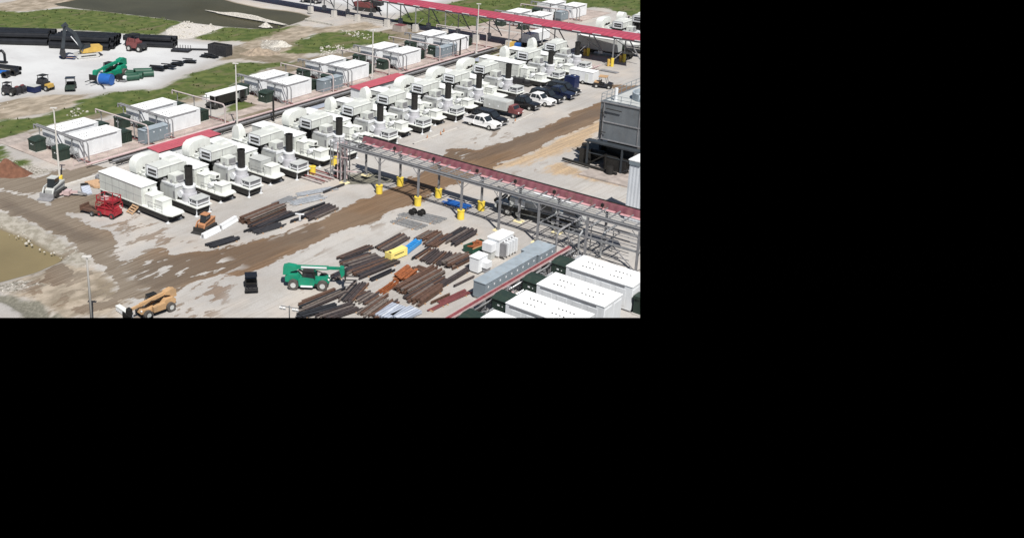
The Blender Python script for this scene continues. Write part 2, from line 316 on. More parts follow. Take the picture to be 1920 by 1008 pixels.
def mth(op, a, b):
    m = n.nodes.new('ShaderNodeMath'); m.operation = op
    for i, v in enumerate((a, b)):
        if isinstance(v, (int, float)): m.inputs[i].default_value = v
        else: L(v, m.inputs[i])
    return m.outputs[0]
def mrng(v, a, b, c=0., d=1.):
    m = n.nodes.new('ShaderNodeMapRange'); m.interpolation_type = 'SMOOTHSTEP'
    for i, q in enumerate((a, b, c, d)): m.inputs[i+1].default_value = q
    L(v, m.inputs[0]); return m.outputs[0]
def mixc(f, a, b):
    m = n.nodes.new('ShaderNodeMix'); m.data_type = 'RGBA'
    if isinstance(f, (int, float)): m.inputs[0].default_value = f
    else: L(f, m.inputs[0])
    for i, v in ((6, a), (7, b)):
        if isinstance(v, tuple): m.inputs[i].default_value = (*v, 1)
        else: L(v, m.inputs[i])
    return m.outputs[2]
def attr(k):
    a = n.nodes.new('ShaderNodeAttribute'); a.attribute_name = 'd_'+k; return a.outputs['Fac']
nb = tn(0.07, 4); nm_ = tn(0.45, 8); nf = tn(2.6, 8, rgh=0.7); nff = tn(9, 4)
streak = tn(0.5, 7, (2.6, 0.16, 1)); streak2 = tn(0.9, 7, (3.5, 0.10, 1)); edge = tn(0.33, 9, (1.5, 0.55, 1), 0.6); edgef = tn(1.6, 6, (1.6, 0.6, 1))
en = mth('ADD', mth('MULTIPLY', mth('SUBTRACT', edge, 0.5), 5.5), mth('MULTIPLY', mth('SUBTRACT', edgef, 0.5), 1.6))
def zone(k, amp=1.0, w=0.25): return mrng(mth('ADD', attr(k), mth('MULTIPLY', en, amp)), -w, w)
conc = mixc(mrng(nb, 0.35, 0.65), (0.355, 0.34, 0.325), (0.43, 0.415, 0.395))
conc = mixc(mth('MULTIPLY', mrng(nm_, 0.45, 0.75), 0.5), conc, (0.33, 0.30, 0.27))
conc = mixc(mth('MULTIPLY', mrng(streak, 0.52, 0.72), 0.45), conc, (0.30, 0.275, 0.25))
conc = mixc(mth('MULTIPLY', mrng(nff, 0.48, 0.62), 0.35), conc, (0.24, 0.22, 0.20))
conc = mixc(mth('MULTIPLY', mrng(tn(0.13, 6, (1, .6, 1), 0.6, 0.4), 0.48, 0.66), 0.55), conc, (0.45, 0.40, 0.35))
conc = mixc(mth('MULTIPLY', mrng(tn(0.28, 8, (1, .35, 1), 0.65), 0.54, 0.7), 0.5), conc, (0.285, 0.265, 0.24))
tanc = mixc(mrng(streak2, 0.35, 0.65), (0.50, 0.365, 0.23), (0.34, 0.255, 0.175))
tanc = mixc(mth('MULTIPLY', mrng(nf, 0.4, 0.7), 0.55), tanc, (0.20, 0.165, 0.125))
rock = mixc(mrng(nf, 0.42, 0.58), (0.15, 0.14, 0.115), (0.44, 0.41, 0.37))
slabc = mixc(mrng(nf, 0.4, 0.6), (0.60, 0.57, 0.53), (0.38, 0.36, 0.33))
grv = mixc(mrng(nb, 0.35, 0.7), (0.53, 0.54, 0.545), (0.43, 0.43, 0.435))
grv = mixc(mth('MULTIPLY', mrng(tn(0.5, 7, (0.5, 2.2, 1), rz=0.6), 0.55, 0.75), 0.3), grv, (0.36, 0.35, 0.35))
grv = mixc(mrng(attr('gravel'), 5.0, 0.0), grv, (0.36, 0.35, 0.34))
grs = mixc(mrng(nm_, 0.35, 0.65), (0.050, 0.078, 0.016), (0.100, 0.120, 0.034))
grs = mixc(mth('MULTIPLY', mrng(tn(0.22, 8, (1.4, 0.5, 1)), 0.54, 0.68), 0.7), grs, (0.135, 0.115, 0.065))
grs = mixc(mth('MULTIPLY', mrng(nf, 0.55, 0.75), 0.18), grs, (0.24, 0.22, 0.13))
mudc = mixc(mrng(streak2, 0.38, 0.62), (0.145, 0.090, 0.052), (0.190, 0.122, 0.074))
mudc = mixc(mth('MULTIPLY', mrng(nb, 0.42, 0.6), 0.6), mudc, (0.170, 0.125, 0.088))
mudc = mixc(mth('MULTIPLY', mrng(streak, 0.55, 0.7), 0.35), mudc, (0.24, 0.18, 0.125))
mudc = mixc(mth('MULTIPLY', mrng(attr('ring'), -6, 4), 0.75), mudc, mixc(mrng(streak2, 0.38, 0.62), (0.165, 0.142, 0.112), (0.225, 0.198, 0.162)))
ditc = mixc(mrng(nf, 0.4, 0.65), (0.13, 0.125, 0.10), (0.20, 0.19, 0.155))
rut = tn(1.0, 3, (7.0, 0.10, 1), 0.4); mudc = mixc(mth('MULTIPLY', mrng(rut, 0.56, 0.62), 0.55), mudc, (0.085, 0.06, 0.042)); mudc = mixc(mth('MULTIPLY', mrng(tn(6, 4), 0.52, 0.66), 0.18), mudc, (0.27, 0.21, 0.15))
conc = mixc(mth('MULTIPLY', mrng(tn(1.0, 3, (4.5, 0.07, 1), 0.4), 0.60, 0.66), 0.35), conc, (0.25, 0.225, 0.195))
wetf = zone('wet', 0.6, 0.8)
mudc = mixc(mth('MULTIPLY', wetf, 0.45), mudc, (0.105, 0.080, 0.058))
zg, zt = zone('gravel', 0.35), zone('tan', 1.0, 0.9)
pn = tn(0.42, 9, (1.5, 0.55, 1), 0.62); isn = tn(0.5, 7, (1.9, 0.5, 1), 0.5)
pz = mth('MULTIPLY', mrng(attr('patch'), -1.5, 1.5), mrng(pn, 0.55, 0.57)); iz = mth('MULTIPLY', mrng(attr('isle'), -1, 1), mrng(isn, 0.565, 0.575))
zm = mth('MULTIPLY', mth('MAXIMUM', zone('mud', 0.75, 0.07), mth('MULTIPLY', pz, 0.75)), mth('SUBTRACT', 1.0, iz))
scr = mixc(mrng(tn(0.5, 8, (1.3, .5, 1), .6), 0.38, 0.62), (0.37, 0.315, 0.25), (0.225, 0.19, 0.145))
scr = mixc(mth('MULTIPLY', mrng(tn(0.17, 7), 0.5, 0.62), 0.7), scr, (0.185, 0.15, 0.105))
base = mixc(zt, conc, tanc)
base = mixc(zone('scrub', 1.0, 0.9), base, scr)
soi = mixc(mrng(nm_, 0.38, 0.62), (0.15, 0.125, 0.085), (0.215, 0.18, 0.135))
base = mixc(zg, base, grv)
bnk = mixc(mrng(tn(0.9, 8, rgh=.7), 0.4, 0.6), (0.235, 0.215, 0.175), (0.355, 0.33, 0.285))
base = mixc(zone('bank', 0.6, 0.6), base, bnk)
base = mixc(zone('rocky', 0.6, 0.6), base, rock)
base = mixc(zone('soil', 0.9, 0.8), base, soi)
base = mixc(zone('grass', 1.0, 0.8), base, grs)
base = mixc(zone('slab', 0.2, 0.2), base, slabc)
base = mixc(zm, base, mudc)
base = mixc(zone('ditch', 0.5, 0.4), base, ditc)
base = mixc(mrng(attr('pond'), -0.9, 0.1), base, (0.15, 0.12, 0.075))
L(base, bs.inputs['Base Color'])
rg = mth('SUBTRACT', 0.92, mth('MULTIPLY', mth('MULTIPLY', zm, wetf), 0.45)); L(rg, bs.inputs['Roughness']); bs.inputs['Specular IOR Level'].default_value = 0.3
bp = n.nodes.new('ShaderNodeBump'); bp.inputs['Strength'].default_value = 0.6; bp.inputs['Distance'].default_value = 0.12
L(mth('ADD', mth('MULTIPLY', nf, 0.7), mth('MULTIPLY', zm, mth('MULTIPLY', streak2, 0.9))), bp.inputs['Height']); L(bp.outputs[0], bs.inputs['Normal'])
me.materials.append(gm)
# water
wm = bpy.data.materials.new('pond_water'); wm.use_nodes = True; wn = wm.node_tree; wb = wn.nodes['Principled BSDF']
wb.inputs['Roughness'].default_value = 0.12; wb.inputs['Specular IOR Level'].default_value = 0.5
def water(name, poly, c1, c2, grow):
    p = P2(poly, -0.45); ctr = p.mean(0); q = ctr+(p-ctr)*grow
    m2 = mat('water_'+name, c1, 0.35, var=0.22, scale=0.06, bump=0.0, spec=0.05 if name == 'far' else 0.15)
    nt2 = m2.node_tree; g2 = nt2.nodes.new('ShaderNodeNewGeometry'); t2 = nt2.nodes.new('ShaderNodeTexNoise'); t2.inputs['Scale'].default_value = 1.6; t2.inputs['Detail'].default_value = 3
    nt2.links.new(g2.outputs['Position'], t2.inputs['Vector']); b2 = nt2.nodes.new('ShaderNodeBump'); b2.inputs['Distance'].default_value = 0.02; nt2.links.new(t2.outputs[0], b2.inputs['Height'])
    nt2.links.new(b2.outputs[0], nt2.nodes['Principled BSDF'].inputs['Normal'])
    b = B(); b.add([(x, y, -0.45) for x, y in q], [tuple(range(len(q)))]); o = b.obj('water', m2); o['kind'] = 'structure'; return o
bpy.data.materials.remove(wm)
water('near', PONDS[0], (0.205, 0.165, 0.088), None, 1.06)
water('far', PONDS[1], (0.058, 0.054, 0.033), None, 1.04)
# pale dike in the far pond, stones, tufts
def heap(name, ctr, rx, ry, h, rz, m, label, cat, seed=1, n1=26, n2=9, amp=0.22, kind=None):
    b = B(); vs = [(0, 0, h)]; fs = []
    for j in range(1, n2+1):
        t = j/n2
        for i in range(n1):
            a = 2*math.pi*i/n1; k = 1+amp*noise.noise(Vector((math.cos(a)*1.7+seed, math.sin(a)*1.7, t*0.8)))*1.6
            z = h*(math.cos(t*math.pi)*0.5+0.5)*(1+0.5*noise.noise(Vector((math.cos(a)*2.5*t, math.sin(a)*2.5*t, seed)))) - 0.12*t
            vs.append((rx*t*k*math.cos(a), ry*t*k*math.sin(a), z))
    for i in range(n1): fs.append((0, 1+i, 1+(i+1) % n1))
    for j in range(n2-1):
        for i in range(n1):
            a, c2 = 1+j*n1+i, 1+j*n1+(i+1) % n1; fs.append((a, a+n1, c2+n1, c2))
    b.add(vs, fs); o = b.obj(name, m, None, True, loc=(ctr[0], ctr[1], 0), rz=rz)
    if kind: o['kind'] = kind
    else: tag(o, label, cat)
    return o
a, b_ = at(390, 19), at(542, 46); mid = (a+b_)/2
heap('dike', (mid.x, mid.y), (b_-a).length/2+0.8, 1.0, 0.75, math.atan2(b_.y-a.y, b_.x-a.x), 'stone', '', '', 5, kind='structure')
p = at(498, 49); heap('stone_block', (p.x, p.y), 1.7, 1.2, 0.9, 0.3, 'stone', 'pale stone block standing in the dark pond below the dike end', 'rock', 4)
p = at(18, 322); heap('soil_heap', (p.x, p.y), 4.6, 2.6, 1.7, 0.2, 'rust', 'reddish brown soil heap at the edge of the mud road', 'soil heap', 9)
p = at(487, 101); heap('soil_heap', (p.x, p.y), 5.5, 2.6, 1.3, 0.8, 'soil', 'grey brown soil mound beside the black skip container', 'soil heap', 2)
p = at(528, 86); heap('rubble_heap', (p.x, p.y), 3.5, 2.0, 1.1, 0.8, 'stone', 'pale rubble mound above the grey brown soil mound', 'rubble heap', 6)
def blob(b, x, y, z, s, sd):
    rnd = random.Random(sd); m = Matrix.Rotation(rnd.uniform(0, 6.3), 4, 'Z') @ Matrix.Rotation(rnd.uniform(-.6, .6), 4, 'X')
    vs = []
    for v in ((-1,-1,-.6),(1,-1,-.6),(1,1,-.6),(-1,1,-.6),(-.7,-.7,.6),(.7,-.6,.5),(.6,.7,.7),(-.6,.6,.5)):
        vs.append(m @ Vector((v[0]*s*rnd.uniform(.6,1.1), v[1]*s*rnd.uniform(.6,1.1), v[2]*s*rnd.uniform(.6,1))) + Vector((x, y, z)))
    b.add(vs, [(3,2,1,0),(4,5,6,7),(0,1,5,4),(1,2,6,5),(2,3,7,6),(3,0,4,7)])
def scatter(polys, per, smin, smax, fn, seed):
    rnd = random.Random(seed)
    for pl in polys:
        q = P2(pl); x0, y0 = q.min(0); x1, y1 = q.max(0); N = int((x1-x0)*(y1-y0)*per)
        xs = np.array([rnd.uniform(x0, x1) for _ in range(N)]); ys = np.array([rnd.uniform(y0, y1) for _ in range(N)])
        ins = sdf(q, xs, ys) > 0
        for x, y, i in zip(xs, ys, ins):
            if i and noise.noise(Vector((x*0.2, y*0.2, 7))) > -0.15: fn(x, y, rnd.uniform(smin, smax), rnd)
st = B(); cnt = [0]
def _st(x, y, s, rnd): cnt[0] += 1; blob(st, x, y, s*0.2, s*rnd.uniform(.5, 1), cnt[0])
scatter(ZONES['rocky'][:1], 1.2, 0.06, 0.22, _st, 3); scatter(ZONES['bank'], 0.25, 0.05, 0.16, _st, 13); scatter(ZONES['rocky'][1:3], 0.5, 0.06, 0.2, _st, 6); scatter(ZONES['rocky'][3:], 1.6, 0.10, 0.34, _st, 7); scatter(ZONES['slab'], 0.5, 0.2, 0.5, _st, 4); scatter(ZONES['scrub'][1:2], 0.12, 0.08, 0.22, _st, 5)
o = st.obj('rubble', 'stone'); o['kind'] = 'stuff'
gr = B()
def _gr(x, y, s, rnd):
    vs = []; fs = []
    for k in range(3):
        a = rnd.uniform(0, 6.3); dx, dy = math.cos(a)*s, math.sin(a)*s; lx, ly = rnd.uniform(-.2,.2), rnd.uniform(-.2,.2); i = len(vs)
        vs += [(x-dx, y-dy, 0), (x+dx, y+dy, 0), (x+lx, y+ly, s*rnd.uniform(.8, 1.5))]; fs.append((i, i+1, i+2))
    gr.add(vs, fs)
scatter(ZONES['grass'][:7], 0.25, 0.12, 0.30, _gr, 8)
o = gr.obj('grass', 'grassb'); o['kind'] = 'stuff'
# concrete pads and kerbs in the yard
def pad(name, pts, m, z=0.05, label=None):
    b = B(); q = [tuple(at(x, y, z)[:2]) for x, y in pts]; b.prism(q, -0.05, z, 'z'); o = b.obj(name, m); o['kind'] = 'structure'; return o
def padw(name, x0, x1, y0, y1, m, z=0.06): o = B().box(x0, x1, y0, y1, -0.1, z).obj(name, m); o['kind'] = 'structure'; return o
mat('concrete_pad', (0.33, 0.29, 0.265), 0.9, var=0.25, scale=0.9, dirt=0.4, dirtc=(0.20, 0.16, 0.13)); M['pad'] = MATS['concrete_pad']
mat('pinkish_concrete_pad', (0.36, 0.305, 0.275), 0.9, var=0.28, scale=0.5, dirt=0.55, dirtc=(0.22, 0.18, 0.145)); M['padp'] = MATS['pinkish_concrete_pad']
mat('trailer_apron', (0.36, 0.345, 0.33), 0.85, var=0.12, scale=0.6, dirt=0.15); M['apron'] = MATS['trailer_apron']
for y0, y1 in ((81.2, 93.5), (97.0, 109.2), (123.6, 202.5), (208, 240)):
    padw('concrete_pad', -138.5, -121.8, y0-2.4, y1+1.5, 'padp')
padw('path', -126.5, -123.8, 111.3, 121.1, 'padp', 0.05)
padw('concrete_pad', -142.5, -134, 78.8, 84.5, 'pad', 0.05)
padw('kerb_strip', -117.4, -116.9, 73.5, 187, 'conc', 0.16)
padw('concrete_pad', -66.8, -50, 127, 134, 'pad', 0.2)
# ================================================================ TURBINE AND CONTROL TRAILERS
# local frame: +x = front of the trailer, y = 0 centre line
def turbine_trailer(duct):
    t = thing('turbine_trailer', '', 'turbine trailer')
    d = B(); d.box(-13.5, 1.6, -1.3, 1.3, 1.16, 1.3)
    d.obj('deck', 'genl', t)
    B().box(-12.8, 1.25, -1.22, 1.22, 0.35, 1.04).obj('underframe_shade', 'dark', t)  # underframe widened into a black box that paints the shade below the deck
    for x in (1.2, -6.0):
        for s in (-1, 1): B().box(x-.08, x+.08, s*1.1-.08, s*1.1+.08, 0, 1.05).box(x-.22, x+.22, s*1.1-.22, s*1.1+.22, 0, 0.08).obj('leg', 'white', t)
    for x in (-12.4, -11.2, -10.0):
        for s in (-1, 1): wheel(t, x, s*1.1, 0.48, 0.3)
    # stack
    c = B(); c.cyl((-1.35,0,1.3),(-1.35,0,2.25),1.0,20); c.cyl((-1.35,0,2.25),(-1.35,0,2.4),0.95,20); c.cyl((-1.35,0,2.4),(-1.35,0,3.2),0.82,20)
    c.prism([(-2.6,1.6),(-2.6,2.6),(-2.0,2.8),(-1.6,2.8),(-1.6,1.6)], -0.75, 0.75); co = c.obj('stack_base', 'insul', t, True)
    B().ring((-1.35,0,3.2),(-1.35,0,3.45),0.88,0.5,20).obj('collar', 'white', co, True)
    k = B(); k.ring((-1.35,0,3.3),(-1.35,0,6.0),0.52,0.45,20); k.ring((-1.35,0,5.75),(-1.35,0,6.02),0.56,0.45,20)
    k.cyl((-1.35,0,3.3),(-1.35,0,3.5),0.45,20); k.obj('exhaust_stack', 'black', t, True)
    B().cyl((-2.2,-0.95,2.2),(-2.2,-0.35,2.2),0.5,16,0.42).obj('expansion_bell', 'white', t, True)
    # guard cage with a dark grille and sheet top
    g = B()
    for x in (-0.2, 1.3):
        for y in (-1.05, 1.05): g.box(x-.06, x+.06, y-.06, y+.06, 1.3, 2.2)
    for y in (-1.05, 1.05): g.box(-0.2, 1.3, y-.05, y+.05, 2.12, 2.22); g.bar((-.2,y,1.35),(0.5,y,2.15),0.07); g.box(-0.2, 1.3, y-.04, y+.04, 1.55, 1.65)
    g.box(1.24, 1.34, -1.05, 1.05, 2.12, 2.22); g.box(1.24, 1.34, -1.05, 1.05, 1.55, 1.65)
    gc = g.obj('guard_cage', 'white', t)
    B().box(-0.3, 1.4, -1.15, 1.15, 2.22, 2.27).obj('cage_roof', 'geng', gc)
    B().box(0.05, 1.2, -0.98, 0.98, 1.32, 2.1).obj('grille', 'steel', gc)
    B().box(-5.6, -3.1, -0.1, 0.9, 3.3, 3.42).obj('handrail', 'steel', t)
    # exhaust plenum with a raked back wall, then the turbine enclosure and the cooler
    B().prism([(-6.4,1.3),(-2.7,1.3),(-2.7,3.2),(-5.7,3.35)], -1.28, 1.28).obj('exhaust_plenum', 'geng', t)
    q = B(); q.box(-5.7, -2.65, -1.32, -1.18, 3.2, 3.42); q.box(-5.7, -2.65, 1.18, 1.32, 3.2, 3.42); q.box(-2.75, -2.62, -1.32, 1.32, 3.0, 3.42); q.obj('plenum_rim', 'white', t)
    q = B(); q.box(-4.9, -3.5, -0.6, 1.1, 3.35, 4.25); cx = q.obj('cooler_box', 'gen', t)
    B().box(-3.5, -3.46, -0.35, 0.9, 3.5, 4.15).obj('grille', 'steel', cx)
    B().box(-10.6, -6.4, -1.25, 1.25, 1.3, 3.3).obj('turbine_enclosure', 'gen', t)
    B().box(-7.5, -5.35, -1.8, 1.6, 3.36, 3.84).box(-7.3,-5.75,-1.34,1.34,1.32,3.36).obj('support_and_shade', 'black', t)  # filter house support; the black block below paints shade on the enclosure front
    # filter house: hipped box along y with two slots in its near end
    f = B(); f.prism([(-7.4,3.85),(-5.3,3.85),(-5.05,4.0),(-5.05,5.2),(-5.2,5.35),(-7.3,5.42),(-7.7,5.1),(-7.7,4.2)], -2.1, 2.3, 'y')
    f.prism([(-7.1,3.9),(-5.4,3.9),(-5.4,4.9),(-7.1,4.9)], 2.3, 3.1, 'y')
    f.prism([(-7.7,5.35),(-6.0,5.35),(-6.3,5.6),(-7.4,5.6)], 0.6, 2.6, 'y', [0,0,.3,.3])
    fh = f.obj('filter_house', 'gen', t)
    B().box(-7.35, -5.15, -2.12, -2.09, 3.95, 5.3).obj('intake_face', 'white', fh)
    for z in (4.2, 4.68): B().box(-7.05, -5.35, -2.15, -2.11, z, z+.28).obj('intake_slot', 'black', fh)
    B().bar((-5.0,-.2,3.9),(-5.0,1.9,3.9),.1,.16).obj('drip_rail', 'steel', fh)
    B().box(-9.8, -8.2, -1.2, 1.3, 3.3, 3.75).box(-8.8,-7.8,-1.9,-1.2,3.2,3.6).cyl((-9.4,-.9,3.7),(-8.2,-.9,4.4),.22,8).obj('pipework_cover', 'genl', t)
    s = B()
    for z in (4.55, 5.34): s.box(-7.4, -5.03, -2.13, -2.10, z, z+.05)
    s.box(-5.06, -5.02, -2.1, 2.3, 5.12, 5.16); s.box(-5.06, -5.02, -.1, -.05, 4.0, 5.2); s.box(-7.42, -7.38, -2.14, -2.10, 3.95, 5.36).box(-5.10, -5.04, -2.14, -2.10, 3.95, 5.36); s.obj('panel_seams', 'steel', fh)
    s = B(); s.box(-6.55, -6.38, -1.27, 1.27, 1.3, 3.25); s.box(-10.7, -6.5, -1.27, -1.255, 2.3, 2.34)
    for x in (-7.6, -8.8, -10.0): s.box(x, x+.05, -1.27, -1.255, 1.4, 3.2)
    s.obj('gap_shade_and_seams', 'black', t)  # black slab stands in for shade between plenum and enclosure; thin strips are seams
    s = B(); s.path([(-10.2, -1.5, .25), (-7.0, -1.6, .2), (-4.0, -1.5, .22), (-2.2, -1.65, .2)], .09, 6); s.path([(-9.0, -1.75, .2), (-5.0, -1.8, .2)], .07, 6); s.path([(-2.5, 1.35, .9), (-4.5, 1.5, 2.2), (-6.2, 1.45, 3.1)], .06, 6); s.obj('hoses', 'black', t)
    B().cyl((-3.9,-.9,3.35),(-3.9,-.9,3.75),.16,8).obj('vent_cap', 'steel', t)
    for cx_ in ((-5.3,-.9,3.5,.5,.4,.35),(-9.7,.7,3.55,.5,.7,.5),(-8.6,.2,3.95,.4,.4,.3)): B().cb(*cx_).obj('fitting_box', 'steel', t)
    s = B()
    for x in (-2.9, -1.9, -.6): s.bar((x, 1.25, 1.3), (x, 1.25, 2.2), .05)
    s.bar((-2.9,1.25,2.2),(-.6,1.25,2.2),.05).bar((-2.9,1.25,1.75),(-.6,1.25,1.75),.05); s.obj('side_rail', 'steel', t)
    for q4 in ((-3.1,-2.8,1.6,2.5),(-6.0,-5.3,1.5,1.9),(-4.9,-3.2,2.95,3.02)): B().box(q4[0],q4[1],-1.31,-1.285,q4[2],q4[3]).obj('hatch', 'steel', t)
    s = B(); s.box(-3.0,-2.62,-.95,.95,1.32,1.62).box(-.35,-.2,-1,1,1.32,1.7); s.obj('deck_gap_shade', 'black', t)  # solid black blocks stand in for the shaded gaps on the deck
    # air duct behind
    k = B()
    if duct == 'wide':
        pr = [(-1.7,3.3),(-1.75,4.4),(-1.5,4.95),(-0.9,5.3),(0.4,5.4),(1.9,5.35),(2.3,5.1),(2.3,4.1),(1.0,4.05),(0.2,3.85),(-0.2,3.3)]
        k.prism(pr, -11.7, -10.2, 'x'); k.box(-11.6, -10.3, -1.6, -0.3, 1.3, 3.3)
    elif duct == 'narrow':
        pr = [(-12.1,1.3),(-12.1,4.6),(-11.9,5.2),(-11.5,5.45),(-11.1,5.35),(-10.75,4.8),(-10.6,4.0),(-10.6,1.3)]
        k.prism(pr, -1.1, 0.3, 'y', [0,0,.1,.25,.25,.1,0,0]); k.box(-12.2, -10.5, -1.2, 0.4, 3.2, 3.32)
    else:
        pr = [(-0.9+.0,1.3)]+[(0.1-1.15*math.cos(a), 4.1+1.15*math.sin(a)) for a in np.linspace(0.0, math.pi, 9)]+[(1.25,1.3)]
        k.prism(pr, -12.0, -10.5, 'x')
    ad = k.obj('air_duct', 'genl', t, True)
    s = B(); s.path([(-10.1,-.6,3.9),(-9.5,-.5,3.7),(-9.4,.2,4.1)],.09,6); s.box(-10.1,-9.6,-.2,.2,3.7,4.2).box(-10.0,-9.7,.8,1.0,3.8,4.3); s.obj('duct_brackets', 'black', ad)
    freeze(t); return t
def control_trailer(kind):
    t = thing('control_trailer', '', 'control trailer')
    d = B(); d.box(-13.0, 1.2, -1.3, 1.3, 1.08, 1.22); d.prism([(1.2,-1.3),(1.9,-1.0),(1.9,1.0),(1.2,1.3)], 1.10, 1.22, 'z'); d.obj('deck', 'genl', t)
    B().box(-12.8, 1.1, -1.22, 1.22, 0.35, 1.01).obj('underframe_shade', 'dark', t)  # black box nearly deck wide, standing in for shade under this trailer too
    for x in (1.0, -4.8):
        for s in (-1, 1): B().box(x-.08, x+.08, s*1.05-.08, s*1.05+.08, 0, 1.02).box(x-.22, x+.22, s*1.05-.22, s*1.05+.22, 0, 0.08).obj('leg', 'white', t)
    for x in (-12.0, -10.8, -9.6):
        for s in (-1, 1): wheel(t, x, s*1.12, 0.48, 0.3)
    e = B(); e.box(-12.9, -3.9, -1.25, 1.25, 1.22, 3.62); en_ = e.obj('enclosure', 'gen', t)
    q = B(); q.box(-13.0, -3.8, -1.33, 1.33, 3.62, 3.72)
    for i in range(9): q.box(-12.6+i, -12.56+i, -1.3, 1.3, 3.72, 3.745)
    q.obj('roof', 'roofw', en_)
    B().box(-3.9, -3.87, -0.9, 0.1, 1.3, 3.3).obj('door', 'genl', en_)
    s = B(); s.box(-13.0,-3.85,-1.262,-1.25,2.35,2.38); [s.box(x,x+.035,-1.262,-1.25,1.3,3.55) for x in (-11.6,-10.1,-8.6,-7.1,-5.6)]; s.box(-12.9,-3.85,-1.27,-1.25,3.56,3.62); s.obj('panel_seams', 'steel', en_)
    s = B(); s.path([(-3.5,1.45,.2),(-1.0,1.6,.2),(1.2,1.5,.15)],.08,6); s.path([(-8,-1.5,.2),(-4,-1.55,.2)],.08,6); s.obj('hoses', 'black', t)
    s = B(); [s.bar((x,-1.25,1.22),(x,-1.25,2.1),.045) for x in (-2.6,-1.2,.2)]; s.bar((-2.6,-1.25,2.1),(.2,-1.25,2.1),.045).bar((-2.6,-1.25,1.7),(.2,-1.25,1.7),.04); s.obj('side_rail', 'galv', t)
    B().box(-3.86, -3.5, 0.35, 1.05, 2.7, 3.2).obj('wall_unit', 'white', en_)
    B().box(-3.88, -3.80, -0.2, 0.05, 2.95, 3.15).obj('vent', 'black', en_)
    if kind == 0:
        B().box(-3.6, -2.1, -0.9, 0.9, 1.22, 2.75).box(-3.65,-2.05,-.95,.95,2.75,2.82).obj('cabinet', 'genl', t)
        B().box(-1.9, -0.5, -0.6, 0.95, 1.22, 2.35).box(-1.95,-.45,-.65,1.0,2.35,2.42).obj('cabinet', 'genl', t)
    elif kind == 1:
        B().box(-3.6, -2.2, -1.0, 0.7, 1.22, 3.0).box(-3.68,-2.1,-1.05,.75,3.0,3.07).obj('cabinet', 'genl', t)
        k = B().box(-2.9, -1.2, 0.0, 1.0, 2.45, 3.05); k = k.obj('lube_tank', 'genl', t); B().box(-1.22,-1.17,.25,.75,2.6,2.92).obj('grille', 'black', k)
        B().cyl((-1.5,-0.75,1.75),(-1.5,0.5,1.75),0.38,14).obj('fan_drum', 'white', t, True)
        B().box(-0.55, 1.0, -0.75, 0.95, 1.22, 2.25).box(-.62,1.08,-.82,1.0,2.25,2.32).obj('cabinet', 'genl', t)
    else:
        B().box(-3.2, -0.9, -1.0, 1.0, 1.22, 3.0).box(-3.25,-.85,-1.05,1.05,3.0,3.06).obj('cabinet', 'geng', t)
        B().box(-0.5, 1.0, -0.8, 0.9, 1.22, 2.5).box(-.56,1.06,-.86,.96,2.5,2.57).obj('cabinet', 'genl', t)
    freeze(t); return t
TT = {k: turbine_trailer(k) for k in ('wide', 'narrow', 'round')}
CT = [control_trailer(k) for k in range(3)]
used = set()
def put(proto, key, loc, rz, label, group=None, swap=None):
    if key not in used and not swap:
        used.add(key); o = proto; o.location = loc; o.rotation_euler = (0,0,rz); o['label'] = label
    else: o = dup(proto, loc, rz, label, None, swap)
    if group: o['group'] = group
    return o
stY = [80.7, 90.0, 99.3, 110.0, 119.6, 128.3, 137.5, 146.6, 155.9, 170.5, 180.6]
dk = ['wide','wide','narrow','wide','narrow','narrow','wide','wide','wide','narrow','narrow']
dtx = {'wide':'a long curved white air duct','narrow':'a tall narrow air duct','round':'a rounded air duct'}
for i, y in enumerate(stY):
    put(TT[dk[i]], dk[i], (-96.15, y, 0), 0, f'{ORD[i]} turbine trailer from the red lift end, with {dtx[dk[i]]}', 'turbine trailers in the long row')
kk = [0,1,2,1,1,1,1,1,0,1,1]
ctx = ['two white cabinets in front','white cabinets and a fan drum in front','a grey cabinet in front']
for i, y in enumerate(stY):
    yy = y-4.0 if i != 3 else y-4.6
    put(CT[kk[i]], ('c', kk[i]), (-97.3 if i else -96.9, yy, 0), 0, f'{ORD[i]} control trailer from the red lift end, {ctx[kk[i]]}', 'control trailers between the turbine trailers')
# two trailers seen beyond the far bridge
for i, (y, k) in enumerate(((209.6, 'wide'), (219.0, 'round'))):
    put(TT[k], k, (-96.6, y, 0), 0, ('turbine trailer nearest beyond the far red bridge' if i == 0 else 'turbine trailer at the frame edge beyond the far red bridge'), 'turbine trailers beyond the far bridge')
# ---------------------------------------------------------------- battery containers
def container(along):
    t = thing('battery_container', '', 'container')
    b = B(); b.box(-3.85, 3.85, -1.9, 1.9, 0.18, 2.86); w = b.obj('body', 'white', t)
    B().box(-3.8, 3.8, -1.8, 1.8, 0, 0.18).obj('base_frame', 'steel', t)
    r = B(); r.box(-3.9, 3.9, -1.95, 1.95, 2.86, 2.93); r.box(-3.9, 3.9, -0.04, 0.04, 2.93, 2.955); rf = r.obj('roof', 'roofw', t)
    v = B()
    for s, k in ((0.5, 5), (-0.75, 4)):
        for x0 in (-2.5, 0.75):
            for j in range(k): v.cyl((x0+j*0.42, s, 2.93), (x0+j*0.42, s, 2.98), 0.085, 8)
    v.obj('roof_vents', 'black', rf)
    B().box(-3.4, 3.0, -1.945, -1.88, 2.60, 2.76).obj('gutter_slot', 'steel', t)
    for x in (-2.6, -0.9, 0.9, 2.6): B().box(x-.55, x+.55, -1.925, -1.89, 0.5, 2.4).obj('door', 'white', w)
    for s in (-1.0, 1.0): B().box(3.85, 3.88, s-.75, s+.75, 0.35, 2.5).obj('door', 'white', w)
    freeze(t); return t
CON = container(0)
